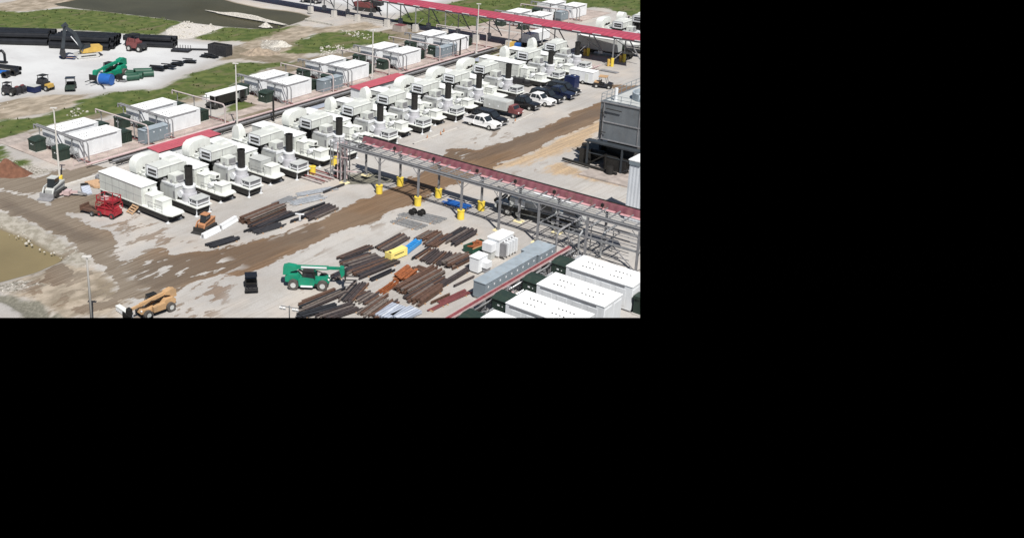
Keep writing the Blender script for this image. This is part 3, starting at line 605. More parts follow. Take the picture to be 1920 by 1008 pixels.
def green_box():
    t = thing('transformer', '', 'transformer')
    b = B(); b.box(-0.9, 0.9, -1.0, 1.0, 0.15, 1.75); b.obj('tank', 'dgreen', t)
    B().prism([(-1.0,1.75),(1.0,1.75),(1.0,1.85),(0.2,2.1),(-1.0,2.1)], -1.08, 1.08).obj('lid', 'dgreen', t)
    B().box(-1.0, 1.0, -1.1, 1.1, 0, 0.15).obj('base', 'conc', t)
    f = B()
    for i in range(5): f.box(-0.7+i*.33, -0.62+i*.33, -1.18, -1.0, 0.4, 1.5)
    f.obj('cooling_fins', 'dgreen', t)
    B().box(0.9, 0.93, -0.35, -0.1, 1.15, 1.3).box(0.9,0.93,.2,.3,1.15,1.25).obj('warning_label', 'white', t)
    freeze(t); return t
GB = green_box()
LW = ['first','second','third','fourth','fifth','sixth','seventh','eighth']
PY = [82.7, 98.7, 125.5, 141.8, 158.3, 175.3, 210.3, 226.6]
LOC = ['beside the mud road','behind the first red roofed building','beside the white topped truck','before the second red roofed building','behind the second red roofed building','nearest this side of the far bridge','just beyond the far bridge','farthest beyond the bridge']
nG = 0
for i, y0 in enumerate(PY):
    for j, x in enumerate((-132.7, -126.8)):
        put(CON, 'con', (x, y0+3.85, 0.0), math.pi/2, f'white container {"at the back" if j == 0 else "at the front"} of the {LW[i]} pair, {LOC[i]}', 'white container pairs on the left')
        put(GB, 'gb', (x-0.6 if j == 0 else x-0.2, y0-1.9, 0), -math.pi/2, f'green transformer at the near end of the {"back" if j == 0 else "front"} container, {LW[i]} pair from the mud road', 'dark green transformers beside the containers')
        if i < 6: put(GB, 'gb', (x-0.2, y0+9.6, 0), math.pi/2, f'green transformer at the far end of the {"back" if j == 0 else "front"} container, {LW[i]} pair from the mud road', 'dark green transformers beside the containers')
BY = [94.7, 88.7, 82.85, 77.0]
for i, y in enumerate(BY):
    put(CON, 'con', (-45.45, y, 0), 0, f'large white container with roof vents, {["nearest the pipe bridge","second from the pipe bridge","third from the pipe bridge","cut off by the lower edge"][i]}', 'white containers in the near right corner')
    put(GB, 'gb', (-51.1, y+0.9, 0), -math.pi/2, f'dark green transformer at the left end of the white container {["nearest the pipe bridge","second from the pipe bridge","third from the pipe bridge","at the lower edge"][i]}', 'dark green transformers by the near containers')
p = at(1185, 588); put(GB, 'gb', (p.x+1.0, p.y+1.0, 0), math.pi/2, 'dark green transformer in the lower right corner right of the white containers', 'dark green transformers by the near containers')
# gantry pipes over the container ends
def gantry(x0, x1, z, m, posts, second=True):
    t = thing('pipe_gantry', '', 'pipe gantry')
    b = B(); b.path([(x0,0,z-.6),(x0,0,z),(x1-.5,0,z),(x1-.15,0,z-.2),(x1,0,z-.6),(x1,0,0.1)], 0.13, 8); b.obj('pipe', m, t, True)
    if second:
        b = B(); b.path([(x0,0.45,z-.6),(x0,0.45,z),(x1+.1,0.45,z),(x1+.4,0.45,z-.25),(x1+.5,0.45,z-.6),(x1+.5,0.45,0.1)], 0.10, 8); b.obj('pipe', 'steel', t, True)
    for x in posts: B().box(x-.06, x+.06, .15, .27, 0, z-.1).box(x-.08, x+.08, -.2, .6, z-.25, z-.12).obj('post', 'galv', t)
    b = B(); b.path([(x0+1,.2,.35),(x1,.2,.35),(x1+1.5,.2,.35)], 0.09); b.obj('ground_pipe', 'redpipe', t, True)
    freeze(t); return t
GA = gantry(-6.7, 6.3, 3.3, 'steel', (-5.6, -1.2, 3.0)); GB2 = gantry(-6.7, 6.8, 3.3, 'gantryp', (-5.6, -1.2, 3.0), False)
for i, y0 in enumerate(PY):
    put(GA, 'ga', (-129.3, y0-0.55, 0), 0, f'grey double gantry over the near ends of the {LW[i]} container pair from the mud road', 'pipe gantries over the container ends')
    if i < 7: put(GB2, 'ga2', (-129.3, y0+11.0, 0), 0, f'pinkish pipe gantry over the far ends of the {LW[i]} container pair from the mud road', 'pipe gantries over the container ends')
# container stairs and landings
def stair():
    t = thing('access_stair', '', 'stair')
    B().box(-0.8, 0.8, -0.9, 0, 1.0, 1.08).obj('landing', 'galv', t)
    r = B()
    for x in (-.78, .78):
        for y in (-.88, -.05): r.box(x-.02, x+.02, y-.02, y+.02, 0, 2.0)
        r.box(x-.02, x+.02, -.9, 0, 1.96, 2.0)
    r.box(-.8, .8, -.9, -.86, 1.5, 1.54); r.obj('railing', 'galv', t)
    s = B()
    for k in range(5): s.box(0.8+k*.25, 1.05+k*.25, -.85, -.05, .8-k*.18, .84-k*.18)
    s.bar((.8,-.87,1.9),(2.1,-.87,.9),.04).bar((.8,-.87,1.0),(2.1,-.87,.1),.06); s.obj('steps', 'galv', t)
    freeze(t); return t
ST = stair()
for i, y0 in enumerate(PY[:6]):
    for j, x in enumerate((-131.8, -125.9)):
        put(ST, 'st', (x, y0-0.05, 0), 0, f'grey access stair on the {"back" if j == 0 else "front"} container of the {LW[i]} pair from the mud road', 'access stairs on the white containers')
# grey switchgear cabinets
def switchgear(L_, lab, loc, rz=0, w=1.7, h=2.3, dots=True):
    t = thing('switchgear_cabinet', lab, 'switchgear', loc, rz)
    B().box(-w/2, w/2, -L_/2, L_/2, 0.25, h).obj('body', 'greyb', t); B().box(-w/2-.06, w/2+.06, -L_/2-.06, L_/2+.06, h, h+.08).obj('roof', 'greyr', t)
    B().box(-w/2+.1, w/2-.1, -L_/2+.1, L_/2-.1, 0, .25).obj('base', 'conc', t)
    n_ = int(L_/1.1)
    w_b = t.children[0]
    for k in range(n_): B().box(w/2, w/2+.03, -L_/2+.12+k*L_/n_, -L_/2+(k+1)*L_/n_-.12, .4, h-.15).obj('door', 'greyb', t)
    if dots:
        for k in range(n_): B().box(w/2+.03, w/2+.05, -L_/2+.45+k*L_/n_, -L_/2+.65+k*L_/n_, h-.55, h-.35).obj('label_plate', 'white', t)
    return t
for (px, py, L_, lab) in ((297, 266, 5.2, 'grey switchgear cabinet beside the first red roofed building'), (625, 170, 5.4, 'grey switchgear cabinet at the near end of the second red roofed building'),
                          (843, 107, 5.4, 'grey switchgear cabinet beside the black pole before the far bridge'), (1062, 38, 5.6, 'grey switchgear cabinet just beyond the far red bridge')):
    p = at(px, py); switchgear(L_, lab, (p.x-0.9, p.y, 0))
t = switchgear(10.2, 'long blue grey switchgear cabinet beside the red pipe tray', (-54.9, 89.7, 0), 0, 1.5, 2.0)
t = switchgear(3.6, 'short wide blue grey cabinet at the far end of the long switchgear', (-55.2, 96.9, 0), 0, 2.3, 1.9)
# red roofed buildings
def redbuilding(loc, L_, lab, h=3.9):
    t = thing('red_roofed_building', lab, 'building', loc)
    w = B(); w.prism([(-1.15,0),(1.15,0),(1.15,h-.1),(-1.15,h)], -L_/2, L_/2); w = w.obj('wall', 'white', t)
    r = B(); r.prism([(-1.35,h+.03),(1.35,h-.1),(1.35,h+.02),(-1.35,h+.15)], -L_/2-.2, L_/2+.2); r.obj('roof', 'redroof', t)
    B().box(-.5, .4, -L_/2-.05, -L_/2, .1, 2.2).obj('door', 'genl', w)
    B().bar((1.40,-L_/2-.2,h-.05),(1.40,L_/2+.2,h-.05),.09).obj('gutter', 'black', t)
    for y in (-.25, .1, .3): B().box(1.15, 1.22, y*L_-.3, y*L_+.3, h-1.2, h-.75).obj('wall_vent', 'geng', w)
    return t
redbuilding((-110.95, 91.4, 0), 11.3, 'white building with a red roof between the first two container pairs and the turbine trailers')
redbuilding((-111.8, 136.8, 0), 12.8, 'white building with a red roof in the middle of the turbine row', 3.9)
# light poles
def lightpole(h, yellow):
    t = thing('light_pole', '', 'light pole')
    B().cyl((0,0,0),(0,0,h),0.16,10,0.09).obj('pole', 'pole', t, True)
    B().cb(0, 0, h+.06, 0.95, 0.34, .12, .6).obj('lamp_head', 'pole', t)
    if yellow: B().cyl((0,0,0),(0,0,1.25),0.42,14).obj('guard_sleeve', 'yellow', t, True)
    else: B().cyl((0,0,0),(0,0,.7),0.36,14).obj('concrete_base', 'conc', t, True)
    return t
for (px, py), h, yl, lab in (((113, 345), 11.0, True, 'light pole with a yellow guard sleeve beside the mud road'), ((445, 240), 10.8, False, 'light pole in front of the black truck with a white top'),
                     ((698, 150), 9.7, False, 'light pole behind the second red roofed building'), ((893, 105), 11.0, False, 'tall light pole nearest the far red bridge')):
    p = at(px, py); t = lightpole(h, yl); t.location = (p.x, p.y, 0); t['label'] = lab; t['group'] = 'light poles'
p = at(173, 612); t = lightpole(7.7, False); t.location = (p.x, p.y, 0); t['label'] = 'light pole standing left of the tan telehandler at the lower edge'; t['group'] = 'light poles'
for (px, py), h, lab in (((513, 229), 4.6, 'black pipe post beside the pipe lines, behind the third turbine trailer'), ((862, 108), 3.9, 'black pipe post beside the grey switchgear before the far bridge')):
    p = at(px, py); t = thing('vent_pipe', lab, 'pipe post', (p.x, p.y, 0)); B().cyl((0,0,0),(0,0,h),.17,10).obj('pipe', 'black', t, True); B().cyl((0,0,0),(0,0,.15),.35,12).obj('flange', 'steel', t, True)
# long pipe lines beside the container pads
for i, (x, r, z, m, lab) in enumerate(((-120.9, .16, .55, 'pinkpipe', 'pinkish ground pipe nearest the container pads'), (-120.1, .2, .5, 'black', 'black ground pipe second from the container pads'), (-119.3, .18, .6, 'steel', 'grey ground pipe third from the container pads'),
                             (-118.4, .2, .5, 'black', 'black ground pipe nearest the trailers'))):
    t = thing('pipe_line', lab, 'pipe', (x, 133.5 if i else 133, 0), 0, 'long ground pipes beside the container pads')
    B().cyl((0,-49 if i else -52,z),(0,52,z),r,8).obj('pipe', m, t, True)
    s = B()
    for y in np.arange(-48, 52, 4.0): s.box(-.12, .12, y-.08, y+.08, 0, z-r+.02)
    s.obj('supports', 'galv', t)
t = thing('steel_sheet', 'pale blue sheet lying by the ground pipes behind the fourth turbine trailer', 'sheet', (*at(590, 203)[:2], 0)); B().cb(0,0,.25,2.2,6,.1).obj('sheet', 'sheet', t); B().box(-1,1,-2.8,2.8,0,.2).obj('bearer', 'wood', t)
t = thing('steel_sheet', 'pale blue sheet lying behind the eighth turbine trailer', 'sheet', (*at(902, 112)[:2], 0)); B().cb(0,0,.25,2,5,.1).obj('sheet', 'sheet', t); B().box(-1,1,-2.3,2.3,0,.2).obj('bearer', 'wood', t)
for i, (px, py) in enumerate(((900, 122), (925, 112), (840, 142))):
    t = thing('yellow_hose_tray', f'yellow tray of hoses on the ground {["behind the eighth turbine trailer","behind the ninth turbine trailer","behind the seventh turbine trailer"][i]}', 'hose tray', (*at(px, py)[:2], 0)); B().box(-.6,.6,-3,3,0,.3).obj('tray', 'yelm', t); B().cyl((0,-3,.38),(0,3.2,.38),.14,8).obj('hose', 'black', t)
# railings along the container pads
t0 = thing('pad_railing', 'thin grey railing along the front edge of the container pads', 'railing', (-122.6, 0, 0))
r = B()
for a_, b2 in ((80, 93), (97, 109), (124, 152), (156, 188)):
    for z in (.55, 1.05): r.cyl((0,a_,z),(0,b2,z),.03,5)
    for y in np.arange(a_, b2+.1, 2.0): r.cyl((0,y,0),(0,y,1.05),.03,5)
r.obj('rails', 'pinkpipe', t0)
# ================================================================ PIPE BRIDGES
def column(parent, x, y, h, brace=0):
    c = B(); c.box(x-.12, x+.12, y-.12, y-.08, 0, h).box(x-.12, x+.12, y+.08, y+.12, 0, h).box(x-.03, x+.03, y-.08, y+.08, 0, h); o = c.obj('column', 'steel', parent)
    k = B()
    for s in (-1, 1): k.bar((x, y, h-1.0), (x+s*.9, y, h-.1), .07)
    k.obj('knee_brace', 'steel', o); return o
br = thing('pipe_bridge', 'grey steel pipe bridge with dull red tray covers crossing the yard road', 'pipe bridge', (0, 0, 0))
YF, YB, ZB = 102.05, 106.35, 5.1
cols = [-89.3, -83.1, -76.5, -69.6, -63.9, -58.4, -52.0, -45.6, -39]
for x in cols:
    column(br, x, YF, ZB); column(br, x+.2, YB, ZB)
b = B()
for y in (YF, YB): b.box(-90.5, -36, y-.09, y+.09, ZB, ZB+.06).box(-90.5, -36, y-.09, y+.09, ZB+.3, ZB+.36).box(-90.5, -36, y-.02, y+.02, ZB+.06, ZB+.3)
b.obj('main_beams', 'steel', br)
b = B()
for x in np.arange(-90.4, -36, 1.62): b.bar((x, YF+.1, ZB+.12), (x, YB-.5, ZB+.12), .09, .16)
b.obj('cross_beams', 'steel', br)
b = B()
for y in (YF+.75, YF+1.3, YF+2.0): b.cyl((-90.5, y, ZB+.45), (-36, y, ZB+.45), .045, 6)
b.box(-90.5, -36, YF+.18, YF+.5, ZB+.30, ZB+.36).box(-90.5, -36, YF+.18, YF+.2, ZB+.36, ZB+.48)
b.obj('pipes', 'galv', br)
b = B(); b.prism([(YB-.48, ZB-.35), (YB-.10, ZB+.52), (YB+.30, ZB+.56), (YB+.30, ZB+.46), (YB+.0, ZB+.40), (YB-.38, ZB-.38)], -89.6, -36, 'x'); b.obj('tray_cover', 'redrack', br)
B().box(-90, -36, YB+.30, YB+.48, ZB+.30, ZB+.66).obj('side_plate', 'black', br)
b = B()
for x0 in np.arange(-88.5, -37, 3.24): b.box(x0, x0+2.5, YB-1.25, YB-.75, ZB+.02, ZB+.05)
b.obj('pink_tray', 'pink', br)
b = B()
for x in cols[1:]: b.box(x+.05, x+.35, YB-1.55, YB-1.25, ZB+.5, ZB+.85).cyl((x+.2, YB-1.4, ZB-.1), (x+.2, YB-1.4, ZB+.95), .05, 6)
b.obj('junction_boxes', 'black', br)
# lower pipe level over the pipework corner
b = B()
for y in (YF, YB): b.box(-58.4, -36, y-.08, y+.08, 2.5, 2.72)
for x in np.arange(-58.3, -36, 4.3): b.bar((x, YF, 2.6), (x, YB, 2.6), .08, .14)
b.obj('lower_beams', 'galv', br)
b = B()
for j, y in enumerate((YF+.6, YF+1.5, YF+2.6, YF+3.4)): b.cyl((-57.5, y, 2.85), (-36, y, 2.85), .05+.04*(j % 2), 8)
for x in (-58.4, -52.0, -45.6): b.bar((x, YF+.1, .2), (x+3.1, YF+.1, 2.5), .1); b.bar((x+6.2, YF+.1, .2), (x+3.2, YF+.1, 2.5), .1)
b.obj('lower_pipes', 'steel', br)
# pipe stair tower at the end of the bridge
tw = thing('pipe_tower', 'grey lattice tower of vertical pipes at the left end of the red pipe bridge', 'pipe tower', (-90.9, 102.4, 0))
b = B()
for x in (-1.0, .9):
    for y in (-.5, 1.4): b.box(x-.06, x+.06, y-.06, y+.06, 0, 5.7)
for z in np.arange(.4, 5.7, .62): b.box(-1.0, -.55, -.53, -.47, z, z+.05)
b.box(-.58, -.5, -.55, -.45, 0, 5.7)
for z in (1.3, 3.2, 5.2): b.box(-1, .9, -.53, -.47, z, z+.1).box(-1, .9, 1.37, 1.43, z, z+.1).bar((.9, -.5, z), (.9, 1.4, z), .1).bar((-1, -.5, z), (-1, 1.4, z), .1)
b.obj('frame', 'galv', tw)
b = B(); [b.cyl((x, y, 0), (x, y, 5.4), r_, 10) for x, y, r_ in ((-.2, .1, .1), (.3, .3, .2), (.6, 1.0, .2), (0, 1.0, .1))]; b.obj('riser_pipes', 'pinkpipe', tw, True)
b = B(); b.box(-.9, .2, .3, 1.2, .1, 1.9); b.obj('pump_casing', 'black', tw)
b = B(); b.path([(.9, -.5, 3.6), (2.2, -.5, 3.8)], .08); b.path([(-1, -.2, 1.2), (3.0, 1.4, 1.4)], .09); b.obj('branch_pipe', 'pinkpipe', tw, True)
# red pipes on the ground next to the tower
for i, y in enumerate((99.2, 99.8, 100.5, 101.1, 101.8, 102.5)):
    t = thing('ground_pipe', f'{["red brown","pinkish"][i % 2 == 0]} ground pipe by the pipe tower, {ORD[i]} from the front', 'pipe', (-94.3, y, 0), 0, 'red pipes on the ground by the pipe tower')
    B().cyl((-3.6, 0, .22+.1*(i % 2)), (3.2, 0, .22+.1*(i % 2)), .11, 8).obj('pipe', 'redpipe' if i % 2 else 'gantryp', t, True); B().box(-2.5,-2.3,-.1,.1,0,.15+.1*(i % 2)).box(1.5,1.7,-.1,.1,0,.15+.1*(i % 2)).obj('support', 'galv', t)
# yellow guards round the columns
def guard(x, y, full, lab, grp='yellow guards on the pipe bridge columns'):
    if full:
        t = thing('column_guard', lab, 'guard', (x, y, 0), 0, grp)
        B().ring((0,0,0),(0,0,1.15), .46, .2, 18).obj('sleeve', 'yellow', t, True); B().ring((0,0,1.12),(0,0,1.2), .5, .16, 18).obj('cap', 'yellow', t, True); B().box(-.44,-.41,-.06,.06,.35,.6).obj('latch','black',t)
    else:
        t = thing('column_footing', lab, 'footing', (x, y, 0), 0, 'painted footings of the pipe bridge columns')
        B().taper(-.6, .6, -.5, .5, 0, .14, .08, .08, .08).obj('footing', 'footy', t); B().box(-.25, .25, -.25, .25, .14, .2).obj('plate', 'steel', t)
nm6 = ['first', 'second', 'third']
for i, x in enumerate(cols[1:4]):
    guard(x, YF, True, f'{nm6[i]} yellow guard from the left on the near side of the pipe bridge'); guard(x+.2, YB, True, f'{nm6[i]} yellow guard from the left on the far side of the pipe bridge')
for i, x in enumerate(cols[4:6]):
    guard(x, YF, False, f'pale yellow footing of the {"column left" if i == 0 else "column right"} of the white transformer, near side of the bridge'); guard(x+.2, YB, False, f'pale yellow footing on the far bridge side by the {"front" if i == 0 else "rear"} wheels of the crane')
guard(-89.3, YF-.1, False, 'pale footing below the pipe tower at the left end of the bridge'); guard(-89.1, YB, False, 'pale footing on the far side behind the pipe tower')
for i, (px, py) in enumerate(((586, 326), (627, 308))):
    p = at(px, py); guard(p.x, p.y, True, f'yellow guard drum {"beside the third turbine trailer" if i == 0 else "behind the pipe tower, below the fourth stack"}', 'yellow guards by the turbine trailers')
# ---- far bridge
fb = thing('pipe_bridge', 'bright red roofed pipe bridge on raking legs crossing the far end', 'pipe bridge', (0, 0, 0))
ZF = 6.0; y0, y1 = 189.6, 194.7
B().prism([(y0-.2, ZF), (y0-.2, ZF+.12), (y0+2.4, ZF+.42), (y1+.2, ZF+.3), (y1+.2, ZF+.12)], -230, -60, 'x').obj('roof', 'redtop', fb)
B().box(-230, -60, y0-.1, y0+.1, ZF-.35, ZF-.02).box(-230, -60, y1-.1, y1+.1, ZF-.35, ZF-.02).obj('main_beams', 'steel', fb)
b = B()
for x in np.arange(-228, -62, 4.6): b.box(x, x+1.9, y0-.26, y0-.2, ZF+.02, ZF+.16)
b.obj('white_clips', 'white', fb)
fcols = [-178, -170, -162.3, -153, -144.5, -136, -127.5, -119, -110.8, -102.6, -94.4, -86]
for x in fcols:
    for y in (y0, y1): B().box(x-.1, x+.1, y-.1, y+.1, 0.6, ZF-.3).obj('column', 'galv', fb)
    b = B(); b.bar((x+.1, y1, ZF-.4), (x+3.6, y1-.3, 1.2), .18); b.bar((x+.3, y0, 1.5), (x+1.5, y0+1.2, 3.2), .10); b.bar((x+.3, y0+.2, ZF-.5), (x+2.6, y1, 1.9), .12); b.obj('raking_leg', 'steel', fb)
b = B()
for x in fcols: b.box(x-.1, x+.1, y0, y1, ZF-.5, ZF-.35)
b.cyl((-230, y0+1.5, ZF-.3), (-60, y0+1.5, ZF-.3), .12, 6).cyl((-230, y0+3.2, ZF-.3), (-60, y0+3.2, ZF-.3), .14, 6); b.obj('pipes', 'steel', fb)
def pedestal(x, y, lab, m, s=1.0, h=1.7, grp='pedestals of the far red bridge'):
    t = thing('column_pedestal', lab, 'pedestal', (x, y, 0), 0, grp)
    B().taper(-.55*s, .55*s, -.55*s, .55*s, 0, h, .05, .05, .05).obj('shaft', m, t); B().box(-.35, .35, -.35, .35, h, h+.06).obj('plate', 'steel', t)
fn = ['first','second','third','fourth','fifth','sixth','seventh','eighth','ninth','tenth','eleventh','twelfth']
for i, x in enumerate(fcols[:8]):
    pedestal(x, y0, f'{fn[i]} pale concrete pedestal from the left on the near side of the far bridge', 'conc'); pedestal(x, y1, f'{fn[i]} pale concrete pedestal from the left on the far side of the far bridge', 'conc', .8, 1.2)
for i, x in enumerate(fcols[8:11]):
    for y, sd_ in ((y0, 'near'), (y1, 'far')):
        t = thing('column_guard', f'{["tall yellow guard beside the last black stack","tall yellow guard under the middle of the open bay","tall yellow guard near the right frame edge"][i]}, {sd_} side of the far bridge', 'guard', (x, y, 0), 0, 'yellow guards on the far bridge columns')
        B().cyl((0,0,0),(0,0,1.7), .33, 12).obj('sleeve', 'yellow', t, True)
        B().cyl((-.7,-.2,0),(-.7,-.2,1.4), .28, 12).box(-.65,-.2,-.3,-.1,1.0,1.1).obj('side_sleeve', 'yelm', t, True)
# low walls and culvert under the far bridge
t = thing('low_wall', 'long low pale concrete wall under the far bridge by the ditch', 'wall', (0,0,0)); p, q = at(650, 33), at(785, 56); B().bar((p.x,p.y,.35),(q.x,q.y,.35),.5,.7).obj('wall', 'conc', t); B().bar((p.x,p.y,.72),(q.x,q.y,.72),.6,.06).obj('coping', 'stone', t)
p, q = at(573, 38), at(625, 48); t = thing('concrete_kerb', 'thin pale kerb wall running from the dark pond across the tan track', 'kerb', (0,0,0)); B().bar((p.x,p.y,.2),(q.x,q.y,.2),.5,.4).bar((p.x,p.y,.2),(*at(582,36)[:2],.2),.5,.4).obj('kerb', 'stone', t)
p = at(750, 58); t = thing('concrete_block', 'brown concrete block beside the culvert behind the farthest near container', 'block', (p.x, p.y, 0)); B().taper(-1.4,1.4,-1.2,1.2,0,1.4,.1,.1,.1).obj('block', 'pad', t); B().box(-1.2,1.2,-1.0,1.0,1.4,1.5).obj('lid', 'redpipe', t)
# pipes rising from the near right pipe tray to the bridge
for i, (dx, lab) in enumerate(((0, 'first grey pipe bend from the left curving up to the bridge'), (1.8, 'second grey pipe bend curving up to the bridge'), (3.2, 'third grey pipe bend curving up to the bridge'))):
    p = at(1041+i*42, 478+i*2); t = thing('pipe_bend', lab, 'pipe', (p.x, p.y, 0), 0, 'grey pipe bends by the bridge')
    B().path([(0,0,0),(0,0,2.6),(.1,.5,3.1),(.3,1.2,3.3),(.3,102.2-p.y if 102.2-p.y > 2 else 4.5,3.3)], .13, 8).obj('pipe', 'galv' if i else 'steel', t, True)
    B().box(-.3,.3,-.3,.3,0,.1).obj('flange', 'conc', t); B().box(.15,.25,2.4,2.5,0,3.2).obj('post', 'galv', t)
# red pipe tray and pipes along the near right corner
a_ = at(800.6, 594.4, 1.3); xx = -56.0
t = thing('pipe_tray', 'long red brown cable tray beside the blue grey switchgear', 'tray', (-53.4, 0, 0))
B().box(-.28, .22, 60, 101, 1.15, 1.22).box(-.31, -.26, 60, 101, 1.1, 1.32).box(.20, .25, 60, 101, 1.1, 1.32).obj('tray', 'pinkpipe', t)
B().cyl((-.12,60,1.31),(-.12,101,1.31),.09,6).cyl((.08,60,1.29),(.08,101,1.29),.06,6).obj('cables', 'redcable', t)
for y in np.arange(61, 101, 2.2): B().box(-.4, .4, y-.05, y+.05, 0, 1.15).obj('support', 'galv', t)
for i, (x, z, r_, m) in enumerate(((-52.75, 1.0, .09, 'galv'), (-52.45, 1.0, .07, 'steel'), (-51.95, .6, .11, 'silver'), (-52.25, 1.3, .05, 'black'))):
    t = thing('pipe_line', f'{["bright grey pipe beside the red tray","thin grey pipe beside the red tray","silver pipe next to the green transformers","thin black pipe above the green transformers side"][i]} in the near right corner', 'pipe', (x, 80, 0), 0, 'pipes along the red cable tray')
    B().cyl((0,-20,z),(0,21,z),r_,8).obj('pipe', m, t, True); [B().box(-.05,.05,y-.05,y+.05,0,z-.02).obj('post', 'steel', t) for y in np.arange(-19, 21, 2.6)]
rnd = random.Random(5)
for i, (y, lab) in enumerate(((97.6, 'valve cluster at the left end of the container nearest the bridge'), (91.6, 'valve cluster at the left end of the second container'), (85.6, 'valve cluster at the left end of the third container'), (80.2, 'valve cluster at the left end of the lowest container'))):
    t = thing('valve_cluster', lab, 'valves', (-51.9, y, 0), 0, 'valve clusters by the green transformers')
    q = B()
    for k in range(16):
        x, yy = rnd.uniform(-.7, .9), rnd.uniform(-2.2, 2.0); h = rnd.uniform(.7, 1.7); q.cyl((x,yy,0),(x,yy,h),.05,6); q.path([(x,yy,h),(x+rnd.uniform(-.5,.5),yy+rnd.uniform(-.6,.6),h)],.05,6)
    q.obj('pipework', 'galv', t, True); q = B()
    for k in range(10): q.cyl((rnd.uniform(-.6,.8),rnd.uniform(-2,1.8),rnd.uniform(.6,1.5)),(rnd.uniform(-.5,.4),rnd.uniform(-1,1),rnd.uniform(.6,1.5)),.06,6)
    q.obj('valves', 'black', t, True); q = B(); [q.cb(rnd.uniform(-.6,.5),rnd.uniform(-1,1.2),rnd.uniform(.5,1.2),.25,.35,.25,rnd.uniform(0,3)) for _ in range(4)]; q.obj('actuators', 'pinkpipe' if i % 2 == 0 else 'galv', t)
# white transformers with fins
p = at(896, 513.4)
t = thing('white_transformer_cabinet', 'white cubicle left of the finned white transformer, touching the dark beams', 'cabinet', (p.x-.6, p.y+.9, 0))
B().box(-.6, .6, -.9, .9, .12, 1.8).obj('body', 'white', t); B().box(-.66, .66, -.96, .96, 1.8, 1.88).obj('roof', 'roofw', t); B().box(-.62,.62,-.92,.92,0,.12).obj('base','dark',t)
B().box(.6, 1.3, -.2, .8, .6, 1.3).obj('side_box', 'white', t); B().box(.7,1.2,-.1,.7,0,.6).obj('stand','steel',t)
p = at(938, 489.6)
t = thing('finned_transformer', 'large white transformer with a row of cooling fins beside the long cabinet', 'transformer', (p.x-1.1, p.y+1.9, 0))
B().box(-1.0, .55, -1.5, 1.5, .3, 2.3).obj('tank', 'white', t); B().box(-1.08, .62, -1.58, 1.58, 2.3, 2.45).obj('lid', 'roofw', t); B().box(-.9,.5,-1.4,1.4,0,.3).obj('base','conc',t)
for k in range(5): B().box(.62, 1.35, -1.35+k*.6, -1.1+k*.6, .4, 2.0).obj('cooling_fin', 'white' if k else 'steel', t)
B().box(-1.1, .2, -2.5, -1.55, 1.0, 2.0).obj('cable_box', 'white', t); B().box(-1.0, .1, -2.4, -1.6, 0, 1.0).obj('stand', 'geng', t)
q = B(); [q.cyl((.85, -1.1+k*.6, 2.0), (.85, -1.1+k*.6, 2.2), .09, 8) for k in range(5)]; q.obj('fin_caps', 'steel', t)
# grey cooling tower on legs, right side
bx = at(1117, 262, 4.0); X0, Y0 = -67.0, 132.3; ZT = 9.9
ct = thing('cooling_tower', 'tall grey clad cooling tower raised on steel legs at the right edge', 'cooling tower', (X0, Y0, 0))
w = B().box(0, 24, 0, 20, 4.2, ZT).obj('cladding', 'tower', ct)
q = B()
for z in (4.25, 6.9, ZT-.15): q.box(-.06, 24.1, -.12, -.01, z, z+.14)
for x in (.5, 6, 12, 18): q.box(x, x+.14, -.1, -.02, 4.4, ZT)
q.obj('wall_rails', 'steel', w)
B().box(.5, 23.5, .5, 19.5, ZT, ZT+.06).obj('roof_deck', 'geng', ct)
q = B()
for x in np.arange(0, 24.1, 1.5): q.box(x-.03, x+.03, .02, .08, ZT, ZT+1.1)
for y in np.arange(0, 20.1, 1.5): q.box(.02, .08, y-.03, y+.03, ZT, ZT+1.1)
for z in (.55, 1.07): q.box(0, 24, .02, .07, ZT+z, ZT+z+.05).box(.02, .07, 0, 20, ZT+z, ZT+z+.05)
q.obj('roof_railing', 'greyb', ct)
for (x, y) in ((5.0, 5.0), (5.0, 13.0), (13, 5)):
    f = B().ring((x,y,ZT+.06),(x,y,ZT+1.1),2.5,2.3,24).obj('fan_ring', 'greyr', ct, True)
    q = B(); [q.cb(x+math.cos(a)*1.1, y+math.sin(a)*1.1, ZT+.9, 2.2, .45, .06, a, 0, .3) for a in np.arange(0, 6.2, math.pi/2.5)]; q.cyl((x,y,ZT+.1),(x,y,ZT+1.0),.35,10); q.obj('fan_blades', 'silver', f)
for (x, y, h) in ((1.6, 1.2, 1.9), (2.2, 8.5, 2.1)): B().cyl((x,y,ZT),(x,y,ZT+h),.25,10).obj('vent_pipe', 'white', ct, True)
q = B(); q.path([(1.0, -.3, 9.0), (3.4, -.3, 8.95)], .07); q.path([(.5, -.25, 4.4), (.5, -.25, 9.2)], .07); q.path([(.2, -.25, 8.2), (1.2, -.25, 8.2)], .06); q.path([(.2, -.25, 5.4), (1.2, -.25, 5.4)], .06); q.obj('wall_pipe', 'black', ct, True)
q = B(); q.cyl((7.2, -.16, 6.0), (7.2, -.02, 6.0), .15, 12); q.obj('round_vent', 'lamp', ct)
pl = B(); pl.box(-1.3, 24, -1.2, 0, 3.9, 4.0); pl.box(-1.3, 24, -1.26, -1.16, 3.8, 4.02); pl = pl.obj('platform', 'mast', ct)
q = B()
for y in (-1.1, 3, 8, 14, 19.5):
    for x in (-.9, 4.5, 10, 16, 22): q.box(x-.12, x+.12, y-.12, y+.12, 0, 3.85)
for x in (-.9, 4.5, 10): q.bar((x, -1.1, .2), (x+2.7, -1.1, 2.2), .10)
q.bar((-.9,-1.1,2.2),(23,-1.1,2.2),.08,.1); q.obj('legs', 'mast', ct)
